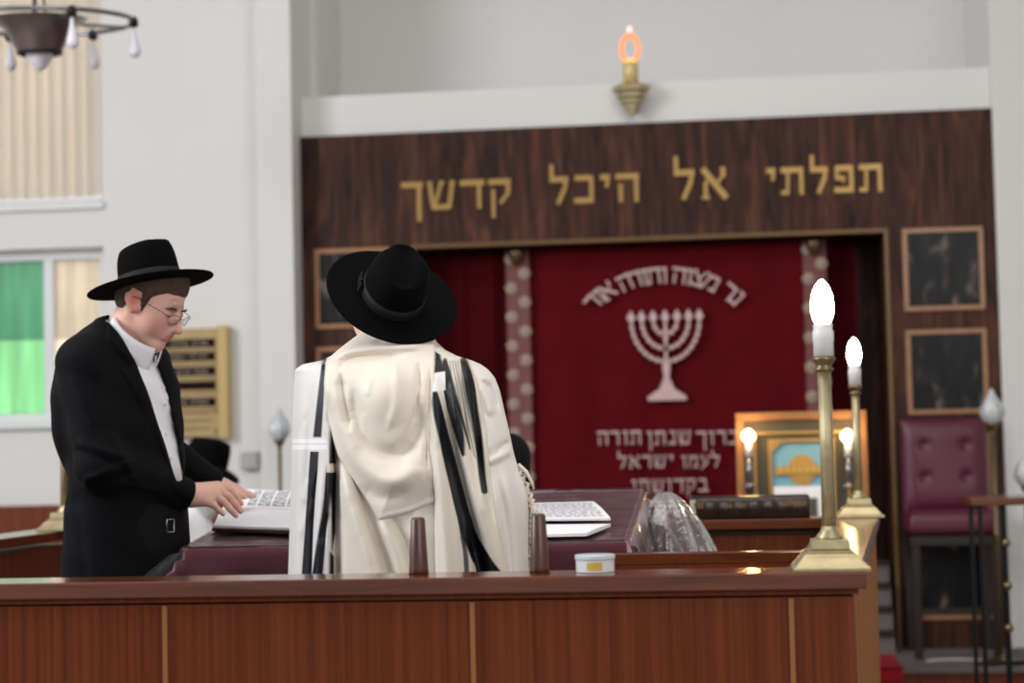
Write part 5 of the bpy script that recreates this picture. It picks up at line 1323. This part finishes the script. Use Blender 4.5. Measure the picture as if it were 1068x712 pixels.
Fb.loft([(ZB + .85, xc2, Y2 + .03, .15, .10), (ZB + 1.1, xc2, Y2 + .03, .13, .09), (ZB + 1.33, xc2, Y2 + .03, .16, .10), (ZB + 1.40, xc2, Y2 + .03, .10, .07)], 0, .03)
head(Fb, hc2, HR2, .98); Fb.cone((xc2 - .01, Y2 + .04, ZB + 1.34), L2W(hc2, HR2, .98, (-.03, 0, -.05)), .062, .055, .03)
for sg in (-1, 1):
    s_ = np.array((xc2 + sg * .17, Y2 + .03, ZB + 1.33)); e_ = np.array((xc2 + sg * .21, Y2 + .10, ZB + 1.05)); w_ = np.array((xc2 + sg * .12, Y2 + .34, zt(4.92) + .05))
    Fb.cone(s_, e_, .05, .042, .03); Fb.cone(e_, w_, .04, .028, .02); auto_hand(Fb, w_, (-.25 * sg, 1, .02), (0, 0, 1), (-sg, 0, 0), .22)
    h_ = np.array((xc2 + sg * .09, Y2 + .03, ZB + .9)); k_ = h_ + np.array((0, .02, -.42)); a_ = h_ + np.array((0, -.01, -.82)); Fb.cone(h_, k_, .078, .052, .03); Fb.cone(k_, a_, .05, .036, .02)
hat_clip(Fb, HAT2, .070, .052, .075)
bo2, BV = Fb.mesh('body', M_skin, m2); vcol(bo2, skin_cols(BV, hc2, HR2, .98))
Fh = Field((axis((hc2[0] - .12, hc2[0] + .12, .004)), axis((hc2[1] - .14, hc2[1] + .14, .004)), axis((hc2[2] - .09, hc2[2] + .15, .004))))
Fh.ell(L2W(hc2, HR2, .98, (-.014, 0, .045)), np.array((.104, .0825, .093)), HR2, 0)
X_, Y_, Z_ = Fh.pts((slice(None),) * 3); lx = ((X_ - hc2[0]) * HR2[0][0] + (Y_ - hc2[1]) * HR2[0][1] + (Z_ - hc2[2]) * HR2[0][2]); lz = ((X_ - hc2[0]) * HR2[2][0] + (Y_ - hc2[1]) * HR2[2][1] + (Z_ - hc2[2]) * HR2[2][2])
Fh.v = np.maximum(Fh.v, np.interp(lx, [-.12, -.05, -.02, .02, .06], [-.03, -.02, .02, .03, .06]) - lz); hat_clip(Fh, HAT2, .074, .056, .08); Fh.mesh('hair', M_hair, m2)
Ft = Field((axis((xc2 - .24, xc2 + .24, .011)), axis((Y2 - .14, Y2 + .2, .011)), axis((ZB + .05, ZB + 1.0, .012))))
Ft.loft([(ZB + .98, xc2, Y2 + .03, .165, .115), (ZB + .8, xc2, Y2 + .03, .175, .115)], 0, 0)
for sg in (-1, 1):
    h_ = np.array((xc2 + sg * .09, Y2 + .03, ZB + .85)); k_ = h_ + np.array((0, .01, -.38)); a_ = h_ + np.array((0, -.01, -.78)); Ft.cone(h_, k_, .092, .072, .04); Ft.cone(k_, a_, .07, .058, .03); shoe(m2, a_, (0.1 * sg, 1, 0))
Ft.mesh('trousers', M_suit2, m2)
hat(m2, HAT2[0], HAT2[1], bow=1, rb=(.158, .166), rc=(.094, .079), h=.104, curl=.004, dip=.004, lean=.04)
# the shawl: one woven sheet wrapped round the shoulders, folds modelled, stripes woven in
sil = [(343, 380, 444), (350, 374, 451), (358, 363, 455), (366, 353, 464), (372, 346, 476), (377, 336, 492), (381, 316, 501), (386, 309, 508), (396, 308, 517), (410, 307.5, 521), (423, 307, 523.5), (454, 306, 531), (478, 305.5, 535.5), (499, 305, 544), (512, 304.5, 550), (530, 304, 551.5), (560, 303, 551), (603, 301.5, 551), (700, 300, 552)]
sil = np.array(sil, float)
cowl = [(341, 377), (352, 366), (366, 353), (378, 342), (452, 342), (453, 372), (451, 420), (448, 470), (455, 522), (425, 534), (396, 541), (373, 505), (353, 474), (342, 440), (339, 400)]
strip = [(300, 372), (340, 372), (343, 430), (347, 490), (344, 560), (343, 720), (280, 720)]
pleat = [(449, 362), (470, 364), (486, 374), (497, 400), (506, 450), (510, 500), (520, 560), (530, 603), (545, 720), (452, 720), (456, 603), (455, 522), (448, 470), (450, 420)]
def Hf(px, py):
    h = np.zeros(px.shape)
    def rd(pts, w, a):
        nonlocal h
        d, _ = pl_dist(px, py, pts); h = h + a * np.exp(-(d / w) ** 2)
    def lay(poly, t, w=2.0):
        nonlocal h
        h = h + t * sstep(w, -w, sdf_poly(px, py, poly))
    inC = sstep(1.5, -1.5, sdf_poly(px, py, cowl)); inS = sstep(1.5, -1.5, sdf_poly(px, py, strip)); inP = sstep(1.5, -1.5, sdf_poly(px, py, pleat))
    # under layer, centre and right
    base = np.zeros(px.shape)
    def rb_(pts, w, a):
        q = smooth_pts(pts); L = np.concatenate([[0], np.cumsum([math.hypot(b[0] - a_[0], b[1] - a_[1]) for a_, b in zip(q, q[1:])])]); L /= L[-1]
        q = [(p[0], p[1], float(sstep(0, .22, l_) * sstep(1, .78, l_))) for p, l_ in zip(q, L)]
        d, f_ = pl_dist(px, py, q); return a * f_ * np.exp(-(d / (w * (.55 + .45 * f_))) ** 2)
    low = rb_([(352, 470), (368, 530), (392, 610), (420, 700)], 8, .022) - rb_([(362, 470), (384, 535), (410, 610), (440, 700)], 6, .020) + rb_([(392, 535), (412, 575), (428, 640)], 6, .018) - rb_([(404, 530), (424, 570), (442, 640)], 6, .014) + rb_([(432, 520), (438, 610), (446, 700)], 7, .010) - rb_([(349, 440), (350, 540), (352, 700)], 5, .030)
    out = rb_([(503, 385), (514, 430), (528, 500), (540, 600), (545, 700)], 8, .014) - rb_([(509, 380), (520, 440), (535, 500), (548, 560)], 5, .008) + rb_([(500, 430), (508, 455), (512, 480)], 5, .012) - rb_([(505, 478), (520, 468), (533, 458)], 3.5, .012) + rb_([(505, 484), (520, 476), (536, 468)], 4, .012) + rb_([(497, 398), (508, 418), (512, 436)], 4, .010) - rb_([(503, 396), (514, 412), (519, 430)], 3.5, .010) + rb_([(512, 500), (520, 560), (524, 640)], 5, .012) - rb_([(520, 500), (530, 560), (536, 640)], 5, .010) + rb_([(478, 374), (495, 384), (512, 402)], 4, .006)
    outm = sstep(488, 500, px + (py - 380) * -.06)
    base = low * (1 - outm) + out * outm
    hem, _ = pl_dist(px, py, [(341, 440), (353, 474), (373, 505), (396, 541), (425, 534), (456, 521)])
    cw = .030 * sstep(340, 366, py) * (.22 + .78 * sstep(2, 34, hem)) + .002 + rb_([(343, 385), (351, 374), (368, 366), (405, 362), (449, 362)], 3.6, .018) - rb_([(352, 389), (362, 376), (385, 372), (425, 372)], 4.2, .014) \
        + rb_([(366, 357), (384, 350), (410, 352), (446, 350)], 3.5, .008) - rb_([(385, 358), (410, 357), (440, 357)], 3, .008) \
        - rb_([(356, 388), (359, 420), (365, 452)], 4.5, .016) + .020 * np.exp(-((px - 401) / 22) ** 2 - ((py - 408) / 30) ** 2) \
        - rb_([(369, 396), (373, 436), (388, 466), (414, 474), (434, 452), (443, 412)], 8.5, .020) \
        + rb_([(352, 400), (356, 440), (370, 478), (397, 500), (424, 496), (442, 470)], 9, .012) - rb_([(374, 505), (400, 519), (430, 509)], 7, .006) - rb_([(437, 376), (436, 415), (428, 446)], 3.2, .010) \
        + rb_([(412, 380), (414, 420), (404, 450)], 5, .006) - rb_([(449, 380), (447, 430), (443, 500)], 2.5, .008)
    sp_ = .016 + rb_([(318, 383), (314, 460), (309, 603), (306, 700)], 6, .008) - rb_([(329, 385), (322, 500), (318, 700)], 5, .004) + rb_([(338, 478), (334, 540), (330, 700)], 4, .012) - rb_([(334, 478), (328, 540), (324, 700)], 2.5, .012)
    pp_ = .026 + rb_([(470, 372), (476, 425), (489, 480), (505, 540), (522, 603), (540, 700)], 7.5, .026) - rb_([(462, 400), (472, 460), (484, 510), (497, 560), (510, 620), (520, 700)], 5, .026) + rb_([(454, 372), (456, 450), (463, 540), (468, 610), (470, 700)], 6, .014) - rb_([(493, 400), (499, 460), (505, 500), (516, 560)], 4, .014) + rb_([(484, 376), (492, 430), (496, 470)], 5, .010) - rb_([(478, 376), (483, 420), (490, 470), (502, 530)], 3, .010) - rb_([(487, 545), (500, 620), (510, 700)], 3.5, .016)
    rw = np.random.RandomState(21); wr = np.zeros(px.shape)
    for _i in range(34):
        x0, y0 = rw.uniform(312, 545), rw.uniform(375, 560); ln_ = rw.uniform(20, 60); dx_ = rw.uniform(-.35, .35) * ln_ + (x0 - 425) * .06
        wr = wr + rb_([(x0, y0), (x0 + dx_ * .5 + rw.uniform(-3, 3), y0 + ln_ * .5), (x0 + dx_, y0 + ln_)], rw.uniform(3, 6), rw.uniform(-.004, .004))
    h = base; h = h * (1 - inS) + sp_ * inS; h = h * (1 - inP) + pp_ * inP; h = h * (1 - inC) + cw * inC
    return (h + wr) * 1.15
def shawl_cols(px, py):
    lin = lambda r, g, b: np.array(srgb(r, g, b)[:3])
    C = np.tile(lin(228, 220, 208), px.shape + (1,)); D = lin(14, 15, 24)
    def mix(w, col):
        nonlocal C; w = np.clip(w, 0, 1)[..., None]; C = C * (1 - w) + col * w
    cov = lambda poly, s=.8: sstep(s, -s, sdf_poly(px, py, poly))
    def lane(pts): d, w = pl_dist(px, py, smooth_pts(pts)); return sstep(.8, -.8, d - w / 2)
    W_ = lin(220, 217, 215)
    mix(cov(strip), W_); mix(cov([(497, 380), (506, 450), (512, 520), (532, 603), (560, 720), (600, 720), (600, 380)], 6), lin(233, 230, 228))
    for s_ in ([(336.5, 376), (341.5, 374), (339, 410), (336, 456.5), (327.5, 456.5), (332, 415)], [(324.5, 470.5), (333.5, 470.5), (324, 604), (318, 720), (308, 720), (315, 604)], [(341, 486), (347, 486), (343, 540), (335.5, 604), (329, 720), (318, 720), (326, 604), (335, 540)], [(343.5, 448), (350, 468), (352, 489), (350.5, 545), (345, 575)], [(343, 575), (347, 580), (348, 720), (341, 720)]): mix(cov(s_), D)
    mix(cov([(341, 483.5), (353, 483.5), (353, 492.5), (341, 492.5)]) * (px > 341), lin(214, 200, 184))
    # bands sewn on
    bn = lin(240, 238, 238); ln = lin(176, 172, 176)
    mix(cov([(300, 456), (341, 456), (342, 470.5), (300, 470.5)]), bn)
    for y_ in (457, 463, 469.5): mix(sstep(.9, .2, np.abs(py - y_)) * (px < 341.5) * .55, ln)
    P0 = cov(pleat)
    mix(cov([(448, 364), (459, 371), (463.5, 389), (451, 390)]), D)
    mix(lane([(453.5, 408, 4), (456, 425, 8), (461, 450, 10), (468, 480, 12.5), (477, 515, 13), (485, 545, 13), (495, 578, 12), (504, 605, 10), (520, 720, 8)]), D)
    mix(lane([(463, 378, 4), (466, 404, 9), (473, 430, 9), (479, 452, 7.5), (484, 474, 3)]), D)
    mix(lane([(464, 376, 3.5), (470, 395, 4), (476, 420, 3.5), (483, 445, 3), (489, 468, 1.5)]), D)
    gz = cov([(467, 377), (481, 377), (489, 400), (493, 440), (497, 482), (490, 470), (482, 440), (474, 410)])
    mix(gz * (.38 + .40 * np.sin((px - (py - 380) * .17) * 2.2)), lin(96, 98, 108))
    mix(lane([(483, 377, 7), (489, 398, 9), (494.5, 430, 9.5), (499, 460, 9.5), (502, 490, 9), (504.5, 512, 7)]), D)
    mix(cov([(490, 538), (500, 560), (512, 580), (527, 605), (560, 720), (530, 720), (506, 605), (497, 580), (491, 555)]), D)
    mix(lane([(478, 540, 2), (484, 570, 4), (487, 605, 5), (492, 720, 5)]) * .9, D)
    mix(cov([(450.5, 390), (464, 388), (465, 407), (451.5, 409)]), bn)
    # cowl overrides the layers below it
    ck = cov(cowl); mix(ck, lin(234, 225, 212))
    d, _ = pl_dist(px, py, [(396, 541), (425, 534), (456, 521)]); mix(sstep(7.5, 6.5, d) * ck, lin(234, 228, 220)); mix(sstep(.9, .2, np.abs(d - 7)) * ck * .25, ln); mix(sstep(.9, .2, np.abs(d - 1.5)) * ck * .2, ln)
    return C
pys = np.concatenate([np.arange(343, 400, .8), np.arange(400, 606, .95), np.arange(608, 701, 4)])
ths = np.concatenate([np.linspace(0, PI, 330), np.linspace(PI, 2 * PI, 44)[1:-1]])   # 0 = right edge, camera side first
PYg, TH = np.meshgrid(pys, ths, indexing='ij')
Lx, Rx_ = np.interp(PYg, sil[:, 0], sil[:, 1]), np.interp(PYg, sil[:, 0], sil[:, 2])
sm_ = sstep(388, 402, PYg)
Lx = Lx * (1 - sm_) + sm_ * np.mean([np.interp(PYg + o_, sil[:, 0], sil[:, 1]) for o_ in np.linspace(-12, 12, 13)], 0)
Rx_ = Rx_ * (1 - sm_) + sm_ * np.mean([np.interp(PYg + o_, sil[:, 0], sil[:, 2]) for o_ in np.linspace(-12, 12, 13)], 0)
c_, s_ = np.cos(TH), np.sin(TH)
lin_u = 1 - 2 * TH / PI                                              # even spacing across the seen side
cs = np.where(TH <= PI, np.sign(lin_u) * (1 - (1 - np.abs(lin_u)) ** 1.25), c_)
PXg = (Lx + Rx_) / 2 + (Rx_ - Lx) / 2 * cs
hd = np.mean([np.interp(PYg + o_, [343, 356, 372, 384, 420, 500, 603, 700], [.035, .055, .095, .125, .150, .165, .175, .19]) for o_ in np.linspace(-16, 16, 17)], 0)
hd = hd - (hd[0] - .035)[None, :] * np.clip(1 - (PYg - 343) / 30, 0, 1)
prof = np.where(TH <= PI, (1 - np.abs(cs) ** 2.6) ** .5, -np.abs(s_) ** .8 * 1.15)
edge = np.where(TH <= PI, np.clip((1 - np.abs(cs)) / .05, 0, 1), 0)
H_ = Hf(PXg, PYg) * edge
# rumpled outer edge on the right arm
Yg = Y2 + .02 - hd * prof - H_
# the seen side is laid out at its own depth
D0 = fw[None, None, :] + RT * ((PXg[..., None] - W0 / 2) / F) - UP * ((PYg[..., None] - H0 / 2) / F)
tt = (Yg if True else 0) / D0[..., 1]
V = CAM + D0 * tt[..., None]
nrow, ncol = PXg.shape
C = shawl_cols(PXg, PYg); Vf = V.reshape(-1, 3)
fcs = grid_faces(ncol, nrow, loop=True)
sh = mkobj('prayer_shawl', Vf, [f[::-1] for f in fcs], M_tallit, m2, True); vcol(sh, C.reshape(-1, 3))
mo = sh.modifiers.new('t', 'SOLIDIFY'); mo.thickness = .003; mo.offset = -1
# knotted fringe down the right edge
mb = MB(); rs = np.random.RandomState(3)
for k, py in enumerate(np.arange(486, 604, 5.2)):
    x0 = float(np.interp(py, sil[:, 0], sil[:, 2])) - 2.5
    a = Q2(x0, py, Y2 + .01); b = Q2(x0 + 5.5 + rs.rand() * 5, py + 2 + rs.rand() * 3, Y2 + .0); c2 = Q2(x0 + 3 + rs.rand() * 3, py + 11 + rs.rand() * 4, Y2 - .01)
    mb.tube([a, b, c2], [.0045, .0055, .0035], 6); mb.tube([a + np.array((0, 0, -.006)), b + np.array((-.004, -.003, -.010)), c2 + np.array((.004, 0, -.004))], .0022, 6)
mb.tube([Q2(541, 484, Y2 + .0), Q2(549, 492, Y2 - .01), Q2(555, 503, Y2 - .01), Q2(557, 510, Y2 - .01)], [.004, .005, .004, .002], 8)
fg = mb.build('fringe', M_fringe, sh, smooth=True); fg['kind'] = 'stuff'
# ================================================================ others behind
def back_person(label, xc, yc, zf, zsh, hcen, yaw_, pit, coat, seat=False, hatp=True, lean=(0, 0), cap=False, hatdrop=.055, lname='person', arms_fwd=.25, beard=False):
    """coat, trousers, head; facing yaw_"""
    global ZFL
    pr = thing('person', (xc, yc, zf), label, 'person')
    f = np.array((math.cos(yaw_), math.sin(yaw_), 0)); l = np.array((-f[1], f[0], 0)); R = head_frame(yaw_, pit); hc_ = np.array(hcen, float)
    lo = np.array((xc, yc)) - .62; hi = np.array((xc, yc)) + .62
    Fb = Field((axis((lo[0], hi[0], .0062)), axis((lo[1], hi[1], .0062)), axis((zf + .01, float(hc_[2]) + .17, .0066))))
    base = np.array((xc, yc, 0)); pz = zf + (.50 if seat else .92); nb0 = np.array((hc_[0] * .6 + xc * .4, hc_[1] * .6 + yc * .4, zsh + .03))
    ch_ = np.array((xc * .5 + nb0[0] * .5, yc * .5 + nb0[1] * .5, zsh - .10)); pv = np.array((xc, yc, pz))
    Fb.cone(pv, ch_, .13, .14, .04); head(Fb, hc_, R, .98); Fb.cone(nb0, L2W(hc_, R, .98, (-.03, 0, -.05)), .06, .054, .03)
    Fc = Field((axis((lo[0], hi[0], .009)), axis((lo[1], hi[1], .009)), axis((zf + .40, zsh + .14, .009))))
    Fc.cone(pv + np.array((0, 0, .02)), ch_, .155, .165, .05); Fc.cone(ch_, nb0, .15, .06, .06)
    Ft = Field((axis((lo[0], hi[0], .011)), axis((lo[1], hi[1], .011)), axis((zf + .04, pz + .16, .011))))
    Ft.ell(pv, (.17, .16, .12), None, 0)
    for sg in (-1, 1):
        s_ = ch_ + l * sg * .165 + np.array((0, 0, .08)); e_ = s_ + l * sg * .04 + f * .08 + np.array((0, 0, -.25)); w_ = e_ + f * arms_fwd - l * sg * .08 + np.array((0, 0, .03))
        Fb.cone(s_, e_, .05, .042, .02); Fb.cone(e_, w_, .04, .028, .02); auto_hand(Fb, w_, f - l * sg * .3, (0, 0, 1), -l * sg, .3)
        Fc.cone(nb0 - np.array((0, 0, .06)), s_, .06, .072, .05); Fc.cone(s_, e_, .072, .062, .03); Fc.cone(e_, w_ - f * .02, .06, .046, .03)
        hp_ = pv + l * sg * .09
        if seat: k_ = hp_ + f * .42 + np.array((0, 0, .0)); a_ = k_ + np.array((0, 0, -(pz - zf) + .08)) + f * .03
        else: k_ = hp_ + np.array((0, 0, -.42)); a_ = hp_ + np.array((0, 0, -.84))
        Fb.cone(hp_, k_, .075, .052, .03); Fb.cone(k_, a_, .05, .036, .02); Ft.cone(hp_, k_, .09, .07, .04); Ft.cone(k_, a_, .068, .058, .03)
        ZFL = zf; shoe(pr, a_, f)
    b_, BV_ = Fb.mesh('body', M_skin, pr); vcol(b_, skin_cols(BV_, hc_, R, .98)); Fc.mesh('coat' if coat is not M_shirt else 'shirt', coat, pr); Ft.mesh('trousers', M_suit2, pr)
    if hatp: hat(pr, L2W(hc_, R, .98, (-.008, 0, hatdrop)), R, bow=0, rb=(.175, .160), rc=(.106, .092), h=.135, curl=.012, dip=.012, lean=.06)
    Fh = Field((axis((hc_[0] - .13, hc_[0] + .13, .006)), axis((hc_[1] - .13, hc_[1] + .13, .006)), axis((hc_[2] - .12, hc_[2] + .15, .006))))
    Fh.ell(L2W(hc_, R, .98, (-.018, 0, .048)), np.array((.103, .0825, .092)), R, 0)
    X_, Y_, Z_ = Fh.pts((slice(None),) * 3); lz = ((X_ - hc_[0]) * R[2][0] + (Y_ - hc_[1]) * R[2][1] + (Z_ - hc_[2]) * R[2][2]); lx = ((X_ - hc_[0]) * R[0][0] + (Y_ - hc_[1]) * R[0][1] + (Z_ - hc_[2]) * R[0][2])
    Fh.v = np.maximum(Fh.v, np.interp(lx, [-.12, -.03, .0, .06], [-.03, .0, .03, .05]) - lz); Fh.mesh('hair', M_grey if beard else M_hair, pr)
    if beard:
        Fg = Field((axis((hc_[0] - .16, hc_[0] + .2, .006)), axis((hc_[1] - .13, hc_[1] + .13, .006)), axis((hc_[2] - .27, hc_[2] + .04, .006))))
        Fg.ell(L2W(hc_, R, .98, (.055, 0, -.10)), (.052, .062, .075), R, 0)
        for y in (-1, 1): Fg.cone(L2W(hc_, R, .98, (.02, y * .062, -.02)), L2W(hc_, R, .98, (.05, y * .045, -.08)), .018, .03, .03)
        Fg.mesh('beard', M_grey, pr)
    return pr
q = P(201, 497, Y=8.25)
back_person('grey bearded person in a black hat seated far behind the open prayer book', float(q[0]) - .10, 8.25, 0, 1.25, q + np.array((.04, 0, -.015)), math.radians(-5), math.radians(20), M_shirt, True, beard=True)
stl = thing('wooden_chair', (float(q[0]) - .12, 8.25, 0), 'plain brown wooden chair under the seated person with the black hat', 'chair')
cx_, cy_ = float(q[0]) - .14, 8.25
MB().box((cx_ - .22, cy_ - .22, .34), (cx_ + .22, cy_ + .22, .375)).build('seat', M_maho, stl, bevel=.006)
for sx in (-1, 1):
    for sy in (-1, 1): MB().box((cx_ + sx * .19 - .018, cy_ + sy * .19 - .018, 0), (cx_ + sx * .19 + .018, cy_ + sy * .19 + .018, .34)).build('leg', M_maho, stl)
    MB().box((cx_ - .215, cy_ + sx * .19 - .018, .375), (cx_ - .185, cy_ + sx * .19 + .018, .80)).build('back_post', M_maho, stl)
MB().box((cx_ - .212, cy_ - .20, .66), (cx_ - .190, cy_ + .20, .80)).build('backrest', M_maho, stl, bevel=.005)
q = P(477, 436, Y=6.05)
back_person('person in a black coat mostly hidden behind the prayer shawl', float(P(479, 500, Y=6.30)[0]), 6.30, ZB, 1.55, q, math.radians(-92), math.radians(38), M_suit2, False, hatp=False, arms_fwd=.12)
# ---------------------------------------------------------------- light
wd = bpy.data.worlds.new('world'); SC.world = wd; wd.use_nodes = True
bg = wd.node_tree.nodes['Background']; bg.inputs[0].default_value = (.93, .96, 1.0, 1); bg.inputs[1].default_value = .42
def area(name, loc, target, size, power, col):
    L = bpy.data.lights.new(name, 'AREA'); L.shape = 'RECTANGLE'; L.size, L.size_y = size; L.energy = power; L.color = col
    o = bpy.data.objects.new(name, L); COL.objects.link(o); o.location = loc
    o.rotation_euler = (Vector(target) - Vector(loc)).to_track_quat('-Z', 'Y').to_euler()
    return o
area('window_light_left', (-6.5, 3.0, 4.2), (-1, 6, 1.2), (3.0, 2.4), 330, (.98, .99, 1))
area('window_light_back', (3.0, -2.0, 4.6), (0, 6, 1.4), (4, 3), 190, (1, .98, .95))
area('daylight_outside', (-4.2, 13.5, 4.0), (-4.2, 10, 2.8), (5, 6), 520, (1, .98, .94))
area('overhead_fill', (-.5, 4.2, 6.2), (-.5, 4.6, 0), (4, 3), 115, (1, .97, .92))  # added fill from above to brighten table, books and rails; no known fitting
vs = SC.view_settings; vs.view_transform = 'Standard'; vs.look = 'None'; vs.gamma = 1; vs.use_curve_mapping = False; vs.exposure = 0
